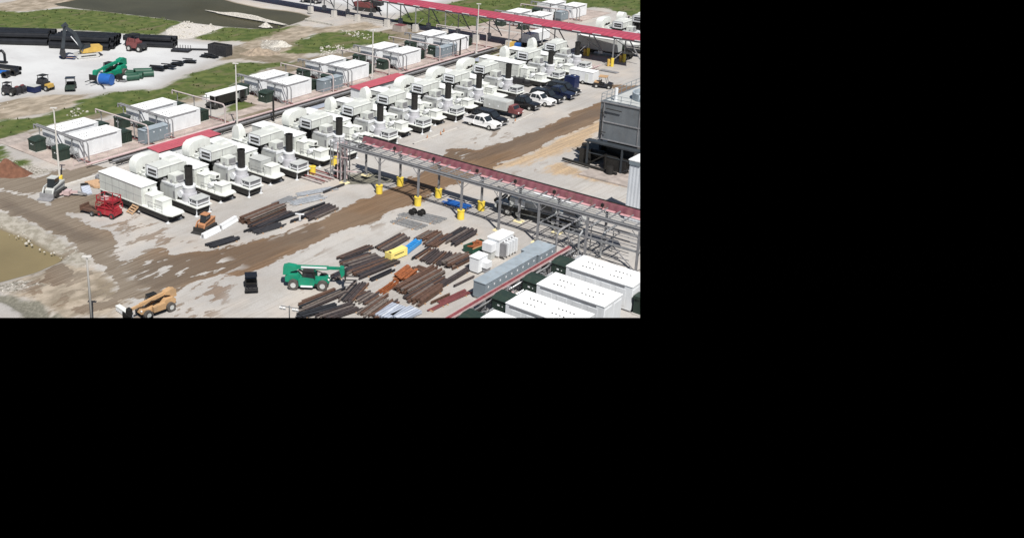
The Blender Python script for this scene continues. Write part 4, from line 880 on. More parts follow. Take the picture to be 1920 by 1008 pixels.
q = B(); q.cyl((-2.0, 1.0, 1.6), (22, 1.0, 1.6), .55, 14); q.cyl((-1.5, 4, 2.0), (20, 4, 2.0), .5, 14); q.box(.5, 20, 2, 18, .3, 3.4); q.obj('machinery', 'black', ct, True)
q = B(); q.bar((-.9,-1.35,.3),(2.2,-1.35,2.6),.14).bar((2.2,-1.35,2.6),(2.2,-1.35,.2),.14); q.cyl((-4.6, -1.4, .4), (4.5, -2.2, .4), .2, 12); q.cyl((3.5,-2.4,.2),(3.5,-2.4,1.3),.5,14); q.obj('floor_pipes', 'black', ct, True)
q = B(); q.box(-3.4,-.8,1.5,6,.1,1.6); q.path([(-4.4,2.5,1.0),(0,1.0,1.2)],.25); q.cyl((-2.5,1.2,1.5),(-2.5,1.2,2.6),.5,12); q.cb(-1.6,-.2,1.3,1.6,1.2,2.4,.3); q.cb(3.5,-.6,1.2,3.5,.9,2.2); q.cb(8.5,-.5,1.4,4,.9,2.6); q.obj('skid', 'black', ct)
# white corrugated building at the right edge
wb_ = thing('corrugated_building', 'white corrugated metal building at the right edge behind the pipe bridge', 'building', (-54.1, 116.0, 0))
w = B().box(0, 20, 0, 14, 0, 8.0).obj('wall', 'corr', wb_)
B().box(-.15, 20.1, -.15, 14.1, 8.0, 8.14).obj('roof', 'roofw', wb_); B().box(-.05, 20, -.12, -.0, 7.5, 7.95).obj('fascia', 'greyb', w)
# ================================================================ VEHICLES AND MACHINES (local +x = front)
def pickup(paint, lab, loc, rz, suv=False, grp='pickups and cars parked beside the turbine trailers'):
    t = thing('suv' if suv else 'pickup_truck', lab, 'car' if suv else 'pickup', loc, rz, grp, 1.08)
    b = B()
    if suv: b.prism([(-2.85,.55),(-2.9,.9),(-2.8,1.12),(1.0,1.14),(2.0,1.10),(2.7,.98),(2.88,.8),(2.88,.48),(2.3,.4),(-2.3,.4)], -.98, .98, 'y', [.06,.02,.10,.10,.12,.16,.10,.06,.04,.04])
    else:
        b.prism([(-1.1,.5),(-1.1,1.12),(1.0,1.16),(2.0,1.14),(2.75,1.02),(2.9,.82),(2.9,.48),(2.3,.4),(-1.0,.4)], -1.0, 1.0, 'y', [.02,.08,.08,.10,.14,.10,.06,.04,.04])
        b.box(-2.95, -1.1, -1.0, 1.0, .5, .72).box(-2.95, -1.1, -1.0, -.88, .72, 1.12).box(-2.95, -1.1, .88, 1.0, .72, 1.12).box(-2.95, -2.87, -.88, .88, .72, 1.12)
    body = b.obj('body', paint, t, False)
    x1 = -2.7 if suv else -1.1
    c = B(); c.prism([(x1,1.12),(x1+.22,1.80),(x1+.4,1.88),(.35,1.90),(.55,1.84),(1.25,1.13)], -.92, .92, 'y', [.0,.16,.2,.2,.18,.02]); cab = c.obj('cab', paint, t)
    g = B(); g.prism([(.62,1.80),(.66,1.82),(1.24,1.17),(1.19,1.15)], -.72, .72); g.obj('windscreen', 'glass', cab)
    for s in (-1, 1):
        a, k = s*.935, s*.80
        for xa, xb, xc, xd in ((.1,.98,.45,.1),(-.95,.0,.0,-.78))+(((-2.45,-1.1,-1.1,-2.3),) if suv else ()):
            v = [(xa,a,1.2),(xb,a,1.2),(xc,k,1.74),(xd,k,1.74)]; v2 = [(x, y-s*.05, z) for x, y, z in v]
            B().add(v+v2, [(0,1,2,3),(7,6,5,4),(0,4,5,1),(1,5,6,2),(2,6,7,3),(3,7,4,0)]).obj('side_window', 'glass', cab)
    if not suv:
        B().box(-2.87, -1.12, -.88, .88, .72, 1.10).obj('load_bed', 'black', t)
    B().box(2.86, 2.92, -.5, .5, .62, .92).obj('grille', 'black', t)
    for s in (-1, 1): B().box(2.80, 2.90, s*.72-.16, s*.72+.16, .74, .90).obj('headlight', 'lamp', t)
    B().box(2.8, 2.95, -.92, .92, .42, .58).box(-2.98,-2.85,-.9,.9,.45,.62).obj('bumper', 'steel', t)
    for s in (-1, 1): B().box(.85, 1.0, s*1.0-.08, s*1.0+.08, 1.2, 1.4).obj('mirror', 'black', t)
    for x in (-1.75, 1.85):
        for s in (-1, 1): wheel(t, x, s*.86, .40, .27)
    return t
p = at(905, 237); pickup('carw', 'white crew cab pickup parked nearest the muddy road', (p.x, p.y, 0), -.05)
p = at(921, 229.5); pickup('cark', 'black car hidden behind the nearest white pickup', (p.x-.3, p.y, 0), -.05, True)
p = at(980, 201); pickup('cark', 'black pickup between the grey box truck and the second white pickup', (p.x, p.y, 0), -.03)
p = at(1009, 194); pickup('carw', 'white pickup parked among the black cars', (p.x, p.y, 0), -.03)
p = at(1024, 188.5); pickup('cark', 'black car right behind the second white pickup', (p.x, p.y, 0), 0, True)
p = at(1046, 181.5); pickup('carn', 'dark navy pickup in front of the blue cabin', (p.x, p.y, 0), 0)
p = at(1056, 174.5); pickup('cark', 'black car parked against the blue cabin', (p.x, p.y, 0), 0, True)
# box truck with a grey tank body and red cab
p = at(944, 214); t = thing('box_truck', 'truck with a pale grey box body and dark red cab beside the white pickup', 'truck', (p.x, p.y, 0), 0)
B().box(-3.4, 3.3, -.5, .5, .7, .95).obj('chassis', 'dark', t); q = B().prism([(-3.4,1.0),(1.2,1.0),(1.2,2.5),(-3.4,2.5)], -1.15, 1.15).box(-3.2, 1.0, -1.0, 1.0, 2.5, 2.58).obj('box_body', 'geng', t)
for x in (-2.5, -.7): B().cyl((x+.3,-1.17,1.6),(x+.3,-1.12,1.6),.16,10).obj('cap', 'white', q)
B().box(-3.3,1.3,-1.1,1.1,.75,1.0).obj('subframe','black',t)
c = B(); c.prism([(1.5,.8),(1.5,2.0),(2.2,2.05),(2.6,1.45),(3.3,1.35),(3.4,.8)], -.95, .95); c.obj('cab', 'redpipe', t); B().prism([(2.22,2.0),(2.30,2.02),(2.62,1.52),(2.56,1.5)], -.8, .8).obj('windscreen', 'glass', t)
for x in (-2.6, -1.7, 2.6):
    for s in (-1, 1): wheel(t, x, s*.95, .42, .28)
for s in (-1,1): B().box(3.36,3.42,s*.7-.15,s*.7+.15,.95,1.15).obj('headlight','lamp',t)
p = at(972, 183); t = thing('storage_drum', 'white ribbed tank between the black car and the turbine trailers', 'tank', (p.x-.8, p.y+.6, 0)); B().cyl((0,-.8,.8),(0,.8,.8),.6,14).obj('drum', 'white', t, True); B().box(-.5,.5,-.7,.7,0,.3).obj('cradle','steel',t)
# portable cabins
p = at(1071, 164); t = thing('portable_cabin', 'dark blue portable toilet block behind the parked cars', 'cabin', (p.x, p.y, 0)); B().box(-1.1, 1.1, -.9, .9, .1, 2.2).obj('body', 'navy', t); B().prism([(-1.15,2.2),(1.15,2.2),(.0,2.4)], -.95, .95).obj('roof', 'navy', t)
for x in (-.55, .55): B().box(x-.42, x+.42, -.93, -.9, .2, 2.0).obj('door', 'navy', t); B().cb(x, 0, 2.42, .3, .3, .08).obj('roof_vent', 'white', t)
B().box(-1.15,1.15,-.95,.95,0,.1).obj('base','steel',t)
p = at(1093, 155); t = thing('box_trailer', 'white enclosed trailer beside the dark blue cabin', 'trailer', (p.x, p.y, 0)); q = B().box(-2.5, 2.5, -1.1, 1.1, .5, 2.5).obj('body', 'white', t); B().box(-2.55, 2.55, -1.15, 1.15, 2.5, 2.58).obj('roof', 'roofw', t)
for x in (-.5, .5): wheel(t, x, -1.0, .38, .22); wheel(t, x, 1.0, .38, .22)
B().bar((2.5,0,.5),(3.8,0,.45),.1).obj('drawbar','steel',t); B().box(.9,1.6,-1.13,-1.1,.6,2.2).obj('door','genl',q); B().box(-2.4,2.4,-.8,.8,.35,.5).obj('chassis','dark',t)
def buggy(lab, loc, rz, roof='cark', bod='cark', s=1.0, cargo=None):
    t = thing('utility_buggy', lab, 'buggy', loc, rz, None, s)
    B().prism([(-1.5,.4),(-1.5,.85),(-.5,.85),(-.4,.55),(.5,.55),(.7,.95),(1.45,.8),(1.5,.4)], -.72, .72).obj('body', bod, t)
    q = B()
    for s_ in (-.66, .66): q.bar((.6,s_,.95),(.35,s_,1.85),.06); q.bar((-.6,s_,.85),(-.6,s_,1.85),.06); q.bar((.35,s_,1.85),(-.6,s_,1.85),.06)
    q.obj('roll_cage', 'black', t); B().cb(-.1, 0, 1.9, 1.35, 1.5, .07).obj('roof', roof, t); B().box(-.45,.05,-.6,.6,.6,.75).box(-.5,-.38,-.6,.6,.75,1.2).obj('seat', 'black', t)
    B().box(-1.45,-.6,-.65,.65,.86,1.0).obj('cargo_bed', bod if not cargo else cargo, t)
    for x in (-1.0, 1.0):
        for s_ in (-1, 1): wheel(t, x, s_*.68, .33, .24)
    return t
p = at(471, 541); buggy('dark utility buggy with a flat roof alone on the concrete near the green telehandler', (p.x, p.y, 0), -.72, 'cark', 'cark', .9)
p = at(1131, 164); buggy('tan topped utility buggy parked right of the white trailer', (p.x, p.y, 0), .3, 'tanm', 'cark', 1.15, 'tanm')
p = at(133, 168); buggy('small dark buggy alone on the pale gravel left of the blue tank', (p.x, p.y, 0), -.7, 'cark', 'dgreen', 1.2)
# telehandlers
def telehandler(paint, lab, loc, rz, cabin='glass', boom_a=0.0, fork=True, scale=1.0, tyre='tyreg', head=None, sleeve='silver'):
    t = thing('telehandler', lab, 'telehandler', loc, rz, None, scale); head = head or paint
    b = B(); b.prism([(-2.7,.75),(-2.75,1.3),(-2.3,1.65),(-1.3,1.6),(-.9,1.1),(1.2,1.05),(2.1,1.25),(2.3,.75),(1.0,.6),(-1.2,.6)], -.62, .62); b.obj('chassis', paint, t)
    B().prism([(-1.1,.5),(-1.2,1.35),(-.95,1.6),(.55,1.45),(.75,1.05),(.55,.5)], -1.15, -.62).obj('side_tank', paint, t); B().box(-.9,.45,-1.2,-1.15,.42,.62).obj('step','white',t)
    B().prism([(-.9,.7),(-.9,1.5),(.8,1.4),(.8,.7)], .62, 1.15).obj('engine_cover', paint, t)
    c = B()
    for x, xt in ((-.75,-.6),(.75,.45)):
        for y in (-1.1,-.35): c.bar((x,y,1.45),(xt,y,2.25),.07)
    c.cb(-.05,-.72,2.28,1.25,.9,.06); cb_ = c.obj('cab_frame', 'black', t); B().prism([(-.68,1.45),(-.55,2.22),(.4,2.22),(.68,1.45)], -1.04, -.42).obj('cab_glass', cabin, cb_)
    for x in (-1.75, 1.55):
        for s in (-1, 1): wheel(t, x, s*.98, .60, .42, tyre, 'geng')
        B().cyl((x,-1.0,.6),(x,1.0,.6),.14,8).obj('axle', 'black', t)
    ca, sa = math.cos(boom_a), math.sin(boom_a)
    def bp_(x, z): return (-2.45+x*ca-z*sa, 0, 2.35+x*sa+z*ca)
    q = B(); q.bar(bp_(-.35,0), bp_(4.6,0), .34, .40); bm_ = q.obj('boom', paint, t)
    B().bar(bp_(4.6,0), bp_(6.0,0), .26, .30).obj('inner_boom', paint, bm_)
    bv = lambda x, z: (bp_(x, z)[0], -.20, bp_(x, z)[2])
    B().bar(bv(1.5,.08), bv(4.4,.08), .05, .20).obj('boom_slide', 'white' if sleeve == 'silver' else sleeve, bm_)
    B().box(-1.9, 1.4, -.9, .9, .42, .62).obj('belly', 'black', t)
    B().prism([(-3.0,1.5),(-2.95,2.45),(-2.4,2.65),(-1.5,2.5),(-1.3,2.15),(-2.1,1.9),(-2.2,1.5)], -.42, .42).obj('boom_mount', paint, t)
    q = B(); p0 = bp_(6.0, 0); q.prism([(p0[0]-.15,p0[2]-.15),(p0[0]-.1,p0[2]+.25),(p0[0]+.35,p0[2]+.15),(p0[0]+.45,p0[2]-.6),(p0[0]+.1,p0[2]-1.0)], -.35, .35); q.obj('boom_head', head, t)
    q = B(); q.bar(bp_(1.2,-.3), (.3,0,1.2), .16); q.path([(-.6,.25,1.7),(.6,.25,1.9),(1.9,.2,1.4)],.06); q.obj('hydraulic_ram', 'black', t)
    if fork:
        x = p0[0]+.5; z = p0[2]-1.1
        q = B(); q.box(x-.05, x+.08, -.9, .9, z-.1, z+.7); q.box(x+.08, x+1.4, -.55, -.42, z-.1, z-.02).box(x+.08, x+1.4, .42, .55, z-.1, z-.02); q.obj('fork_carriage', 'black', t)
    for s in (-.5,.5): B().box(2.1,2.3,s-.1,s+.1,1.05,1.2).obj('headlight','lamp',t)
    return t
p = (at(555, 541)+at(603, 544))/2; hd = heading((555, 541), (603, 543)); nrm = Vector((-math.sin(hd), math.cos(hd), 0))
telehandler('green', 'bright green telehandler with a long boom beside the dark steel beams', (p.x+nrm.x*.9, p.y+nrm.y*.9, 0), hd, scale=.97)
p = (at(318, 580)+at(277, 600))/2; hd = heading((316, 578), (272, 594)); nrm = Vector((-math.sin(hd), math.cos(hd), 0))
telehandler('tanm', 'tan telehandler with a white board on its forks at the lower edge', (p.x-nrm.x*.7, p.y-nrm.y*.7, 0), hd, boom_a=-.13, scale=.84, sleeve='tanm', fork=True, head='black')
p = at(231, 592); t = thing('white_board', 'white board carried at the front of the tan telehandler', 'board', (p.x-.2, p.y-.2, 0), hd); B().cb(-.5,.0,.35,.5,2.6,.5).obj('board', 'white', t); B().cb(-.5,0,.62,.56,2.7,.05).obj('top_edge','genl',t)
p = at(211, 146); hd = heading((232, 138), (196, 150)); telehandler('green', 'green telehandler parked behind the blue tank on the gravel', (p.x, p.y, 0), hd, boom_a=-.10, scale=1.3, tyre='tyreg', sleeve='green')
# mobile crane under the bridge
p, q_ = at(945, 398), at(1072, 428); hd = math.atan2(q_.y-p.y, q_.x-p.x); mid = (p+q_)/2
cr = thing('mobile_crane', 'grey and black eight wheeled mobile crane parked behind the pipe bridge', 'crane', (mid.x, mid.y+.5, 0), hd, None, 1.08)
B().prism([(-5.3,.8),(-5.3,1.4),(5.2,1.35),(5.3,.8),(4.0,.6),(-4.4,.6)], -1.15, 1.15).obj('chassis', 'geng', cr)
B().box(-5.0, 4.9, -1.22, -1.16, .75, 1.3).obj('side_lockers', 'black', cr)
for x in (-3.6, -2.3, 2.2, 3.5):
    for s in (-1, 1): wheel(cr, x, s*1.0, .52, .34)
B().prism([(3.3,1.35),(3.3,2.3),(4.5,2.3),(5.0,1.7),(5.2,1.35)], -1.1, .2).obj('drive_cab', 'steel', cr); B().prism([(4.55,2.2),(4.6,2.25),(5.08,1.75),(5.02,1.7)], -1.0, .1).obj('windscreen', 'glass', cr)
u = B(); u.box(-1.8, 1.2, -.9, .9, 1.45, 2.1); u.box(-3.4, -1.8, -1.15, 1.15, 1.5, 2.45); u.obj('superstructure', 'geng', cr); B().box(-2.7, -1.4, -1.25, -1.18, 1.6, 2.35).obj('panel', 'white', cr)
B().prism([(.6,1.5),(.6,2.5),(1.8,2.6),(2.2,2.1),(2.1,1.5)], -1.2, -.3).obj('crane_cab', 'steel', cr); B().box(.75,1.9,-1.24,-1.2,1.85,2.45).obj('cab_window', 'glass', cr)
B().bar((-3.0,.3,2.75),(4.9,.3,2.3),.6,.6).obj('boom', 'geng', cr); B().bar((-1,.3,3.02),(3.6,.3,2.75),.4,.06).obj('boom_top', 'white', cr)
q = B(); q.cyl((-3.6,-.6,2.0),(-3.6,.6,2.0),.35,12); q.cyl((-4.6,-.4,1.9),(-4.6,.4,1.9),.25,12); q.path([(-5.6,0,2.9),(-5.6,0,1.4)],.03,6); q.cyl((-5.6,-.2,1.2),(-5.6,.2,1.2),.3,12); q.bar((-3.2,0,2.7),(-5.6,0,2.9),.15); q.obj('winch_and_hook', 'black', cr, True)
for x in (-4.7, 4.4):
    for s in (-1,1): B().box(x-.2,x+.2,s*1.2-.06,s*1.2+.06,.5,1.3).obj('outrigger', 'black', cr)
# red scissor lift group
p = at(206, 404); t = thing('red_lift', 'bright red lift machine with a low platform beside the first trailer', 'lift', (p.x, p.y, 0), .25)
B().box(-1.4, 1.4, -.8, .8, .4, 1.0).prism([(-1.3,1.0),(1.2,1.0),(.9,1.6),(-.6,1.7)],-.7,.7).obj('body', 'red', t)
q = B()
for z in (1.4, 1.9): q.bar((-1.5,-.85,z),(1.5,-.85,z),.06).bar((-1.5,.85,z),(1.5,.85,z),.06).bar((-1.5,-.85,z),(-1.5,.85,z),.06).bar((1.5,-.85,z),(1.5,.85,z),.06)
for x in (-1.5,0,1.5):
    for y in (-.85,.85): q.box(x-.03,x+.03,y-.03,y+.03,1.0,1.9)
q.bar((-1.4,-.5,1.0),(1.2,-.5,2.1),.16,.2).bar((1.0,.4,1.1),(-1.0,.4,2.1),.16,.2); q.obj('guard_rail', 'red', t)
q = B()
for x in (-1.3,0,1.3):
    for y in (-.8,.8): q.box(x-.05,x+.05,y-.05,y+.05,1.7,2.9)
for z in (2.3,2.85):
    for y in (-.8,.8): q.bar((-1.3,y,z),(1.3,y,z),.07)
    q.bar((-1.3,-.8,z),(-1.3,.8,z),.07).bar((1.3,-.8,z),(1.3,.8,z),.07)
q.box(-1.3,1.3,-.8,.8,2.1,2.2).bar((-1.3,-.8,1.2),(0,-.8,2.1),.08).bar((1.3,-.8,1.2),(0,-.8,2.1),.08); q.obj('upper_platform','red',t)
B().box(-.8,-.2,-.6,.3,2.2,2.6).obj('control_panel','pinkpipe',t)
for x in (-1.0, 1.0):
    for s in (-1, 1): wheel(t, x, s*.8, .38, .25, 'rubber', 'red')
p = at(163, 400); t = thing('drawbar_trailer', 'small dark brown trailer hitched beside the red lift', 'trailer', (p.x+.6, p.y+.6, 0), .2); B().box(-1.6,1.2,-.7,.7,.45,.75).box(-1.6,-1.4,-.8,.8,.4,1.1).obj('frame', 'beamb', t); wheel(t, .5, -.8, .34, .2, 'rubber', 'steel'); wheel(t, .5, .8, .34, .2, 'rubber', 'steel'); B().bar((-1.2,-.3,.8),(1.0,.5,1.0),.1).bar((-1,.4,.8),(.8,-.4,1.1),.1).obj('load_bars','beamb',t)
# track loaders
def loader(paint, lab, loc, rz, sc=1.0, cabm='glass', bucket='steel'):
    t = thing('track_loader', lab, 'loader', loc, rz, None, sc)
    for s in (-1,1):
        B().prism([(-1.3,.15),(-1.1,.62),(.9,.62),(1.2,.3),(.9,0),(-1.0,0)], s*.75-.18, s*.75+.18).obj('track', 'rubber', t)
    B().prism([(-1.3,.4),(-1.35,1.3),(-.6,1.4),(.9,.8),(.9,.4)], -.55, .55).obj('body', paint, t)
    c = B(); c.prism([(-.5,1.0),(-.45,1.95),(.4,1.95),(.6,1.0)], -.45, .45); c = c.obj('cab', cabm, t); B().cb(-.02,0,1.99,1.0,1.0,.07).obj('cab_roof', paint, c)
    q = B()
    for s in (-.62,.62): q.bar((-1.2,s,1.35),(.9,s,1.1),.13,.18); q.bar((.9,s,1.1),(1.4,s,.35),.13,.16)
    q.obj('lift_arms', paint, t); B().prism([(1.35,.05),(1.35,.6),(1.5,.6),(1.55,.15),(2.1,.08),(2.1,.0)], -.85, .85).obj('bucket', bucket, t); return t
p = at(102, 364); loader('geng', 'pale grey compact track loader in front of the yellow based light pole', (p.x, p.y, 0), heading((102,364),(70,378))+.2, 1.25)
p = at(386, 428); loader('orange', 'orange track loader beside the white concrete barriers', (p.x, p.y, 0), heading((386,428),(366,440)), 1.0, 'glass', 'dark')
p = at(125, 366); t = thing('grapple_attachment', 'pinkish steel attachment behind the grey track loader', 'attachment', (p.x, p.y, 0), .5); B().bar((-1.5,0,.3),(1.6,.2,.6),.3).bar((-.8,-.6,.3),(.6,.6,.5),.2).box(-.2,.6,-.5,.5,.2,.8).obj('frame', 'pinkpipe', t); B().bar((1.5,.2,.6),(2.8,.3,.3),.22).obj('arm', 'steel', t)
p = at(160, 358); t = thing('power_unit', 'small black and pink power unit between the grey loader and the timber mat', 'machine', (p.x, p.y, 0), -.4); B().box(-.6,.2,-.5,.5,.1,1.0).obj('body', 'black', t); B().prism([(.2,.1),(.2,.9),(1.6,.2),(1.6,.05)],-.6,.6).obj('ramp', 'sheet', t); B().box(-.65,-.6,-.35,.35,.3,.7).obj('grille', 'white', t)
p = at(184, 347); t = thing('timber_mat', 'raw timber mat with a dark slot behind the first white trailer', 'timber mat', (p.x, p.y, 0), 0); B().prism([(-1.9,-.9),(-1.5,.9),(1.6,1.3),(1.9,-.2),(.6,-1.1)], .05, .35, 'z').obj('boards', 'wood', t); B().cb(.3,.4,.37,1.0,.4,.04).obj('slot','black',t); B().box(-1.4,1.3,-.8,.9,0,.05).obj('bearer','dark',t)
p = at(193, 333); t = thing('hose_coil', 'grey coil of hose behind the timber mat', 'hose', (p.x, p.y, 0)); q = B(); [q.ring((0,0,.1*k),(0,0,.1*k+.1),1.1-.1*(k % 2),.7,18) for k in range(4)]; q.obj('coil', 'steel', t, True)
# timber steps against the first trailer
p = at(257, 395); t = thing('timber_steps', 'raw timber steps standing against the first white trailer', 'steps', (p.x, p.y, 0), 0)
q = B()
for k in range(5): q.box(-.55, .55, -.15-.28*k, .1-.28*k, 1.0-.22*k, 1.05-.22*k)
q.bar((-.55,.1,.95),(-.55,-1.3,.05),.06,.2).bar((.55,.1,.95),(.55,-1.3,.05),.06,.2).box(-.6,.6,.1,.7,.98,1.04); q.obj('treads', 'wood', t)
q = B(); [q.box(x-.04,x+.04,y-.04,y+.04,0,1.0) for x in (-.55,.55) for y in (.15,.65)]; q.obj('posts', 'wood', t)
# black truck with white top
p = at(425, 196); t = thing('pump_truck', 'black machine truck with a long white top between the container pairs', 'truck', (p.x-.2, p.y+.2, 0), math.pi/2)
B().box(-4.2, 4.2, -.9, .9, .5, .8).obj('chassis', 'dark', t); B().box(-2.9, 1.2, -1.15, 1.15, .8, 2.3).box(2.2, 3.4, -1.1, 1.1, .7, 2.2).obj('machine_body', 'black', t); B().box(-3.9, 4.0, -1.25, 1.25, 2.4, 2.52).obj('roof', 'roofw', t)
B().box(1.4,2.1,-.9,.9,.9,1.9).obj('tool_box','geng',t); q = B(); [q.box(x-.05,x+.05,y-.05,y+.05,.8,2.4) for x in (-3.7,1.3,2.1,3.9) for y in (-1.1,1.1)]; q.obj('roof_posts','steel',t)
for x in (-3.4, -2.2, 2.8):
    for s in (-1,1): wheel(t, x, s*.95, .5, .3, 'rubber', 'dark')
for (px, py, lab) in ((388, 187, 'small white cabinet at the left end of the black truck'), ):
    p = at(px, py); t = thing('small_cabinet', lab, 'cabinet', (p.x, p.y, 0)); B().box(-.6,.6,-.6,.6,0,.7).obj('body','white',t); B().prism([(-.7,.7),(.7,.7),(0,.95)],-.7,.7).obj('lid','genl',t)
# concrete barriers
for i, ((x0, y0), (x1, y1)) in enumerate((((379,447),(411,431)),((413,430),(443,412)))):
    p, q_ = at(x0, y0), at(x1, y1); m_ = (p+q_)/2; t = thing('concrete_barrier', f'white concrete barrier block {"touching the orange loader" if i == 0 else "next to the brown beams"}', 'barrier', (m_.x, m_.y, 0), math.atan2(q_.y-p.y, q_.x-p.x), 'white barrier blocks'); l_ = (q_-p).length/2-.1
    B().prism([(-.42,0),(-.42,.12),(-.26,.3),(-.2,.62),(.2,.62),(.26,.3),(.42,.12),(.42,0)], -l_, l_, 'x').obj('block', 'white', t); B().box(-l_-.03,-l_,-.15,.15,.1,.5).box(l_,l_+.03,-.15,.15,.1,.5).obj('joint_loop','steel',t)
# light tower at the lower edge
p = at(543, 628); t = thing('light_tower', 'thin mast with two twin floodlights at the lower edge', 'light tower', (p.x, p.y, 0), .4); B().cyl((0,0,0),(0,0,3.3),.06,8).obj('mast','galv',t,True); B().box(-.9,.9,-.04,.04,3.1,3.17).obj('crossbar','galv',t)
for x in (-.85,-.5,.5,.85): B().cb(x,-.1,2.95,.28,.12,.26,0,0,.4).obj('floodlight','lamp',t)
# ---------------------------------------------------------------- steel stacks
def beam_mesh(kind, L_, w):
    b = B(); h = L_/2
    if kind == 'h': b.box(-h,h,-w/2,w/2,0,w*.14).box(-h,h,-w/2,w/2,w*.86,w).box(-h,h,-w*.07,w*.07,w*.14,w*.86)
    elif kind == 'pipe': b.ring((-h,0,w/2),(h,0,w/2),w/2,w*.40,10)
    elif kind == 'flat': b.box(-h,h,-w/2,w/2,0,w*.35)
    elif kind == 'angle': b.box(-h,h,-w/2,w/2,0,w*.12).box(-h,h,-w/2,-w/2+w*.12,w*.12,w*.8)
    elif kind == 'box': b.box(-h,h,-w/2,w/2,0,w)
    elif kind == 'ladder':
        b.box(-h,h,-w/2,-w/2+.06,0,.12).box(-h,h,w/2-.06,w/2,0,.12)
        for x in np.arange(-h+.2, h, .45): b.box(x-.03,x+.03,-w/2+.06,w/2-.06,.03,.09)
    return b
rs = random.Random(12)
def pile(a, b, width, n_, kind, m, lab, grp, w=.28, layers=1, jit=.35, name='steel_beam', cat='beam'):
    p, q_ = at(*a), at(*b); d = q_-p; Lg = d.length; ang = math.atan2(d.y, d.x); c_ = (p+q_)/2; u = Vector((math.cos(ang), math.sin(ang), 0)); v = Vector((-u.y, u.x, 0))
    for ly in range(layers):
        k = n_-ly
        for i in range(k):
            suf = '' if n_ == 1 else (f', {ORD[i]} from the front' if layers == 1 else f', {"upper" if ly else "lower"} {ORD[i]} from the front')
            off = ((i+.5)/k-.5)*width*(1-.12*ly)+rs.uniform(-.04, .04); l_ = Lg*(1.06-rs.uniform(0, .2)); sh = rs.uniform(-jit, jit)
            ww = min(w*rs.uniform(.8, 1.05), width/k*rs.uniform(.70, .92))
            pos = c_+v*off+u*(sh+(Lg-l_)*rs.choice((-.4, 0, .4)))
            mm = m if m not in ('beamd','beamb') else rs.choice((m,m,m,m,'beaml','beamb' if m == 'beamd' else 'beamd','beamk' if m == 'beamd' else m)); o = beam_mesh(kind, l_, ww).obj(name, mm); o.location = (pos.x, pos.y, .10+ly*w*1.12); o.rotation_euler = (0, 0, ang+rs.uniform(-.02, .02)); tag(o, lab+suf, cat, grp)
            if len((lab+suf).replace(',','').split()) > 16: print('LONG', lab+suf)
    if n_ > 1:
        for s in (-.32, .32):
            o = B().box(-.06,.06,-width/2-.1,width/2+.1,0,.10).obj('timber_bearer','wood'); pos = c_+u*(s*Lg); o.location = (pos.x,pos.y,0); o.rotation_euler = (0,0,ang); tag(o, f'timber bearer under the {"left" if s < 0 else "right"} end of the '+' '.join(grp.split()[:8]), 'timber', 'bearers under the '+grp)
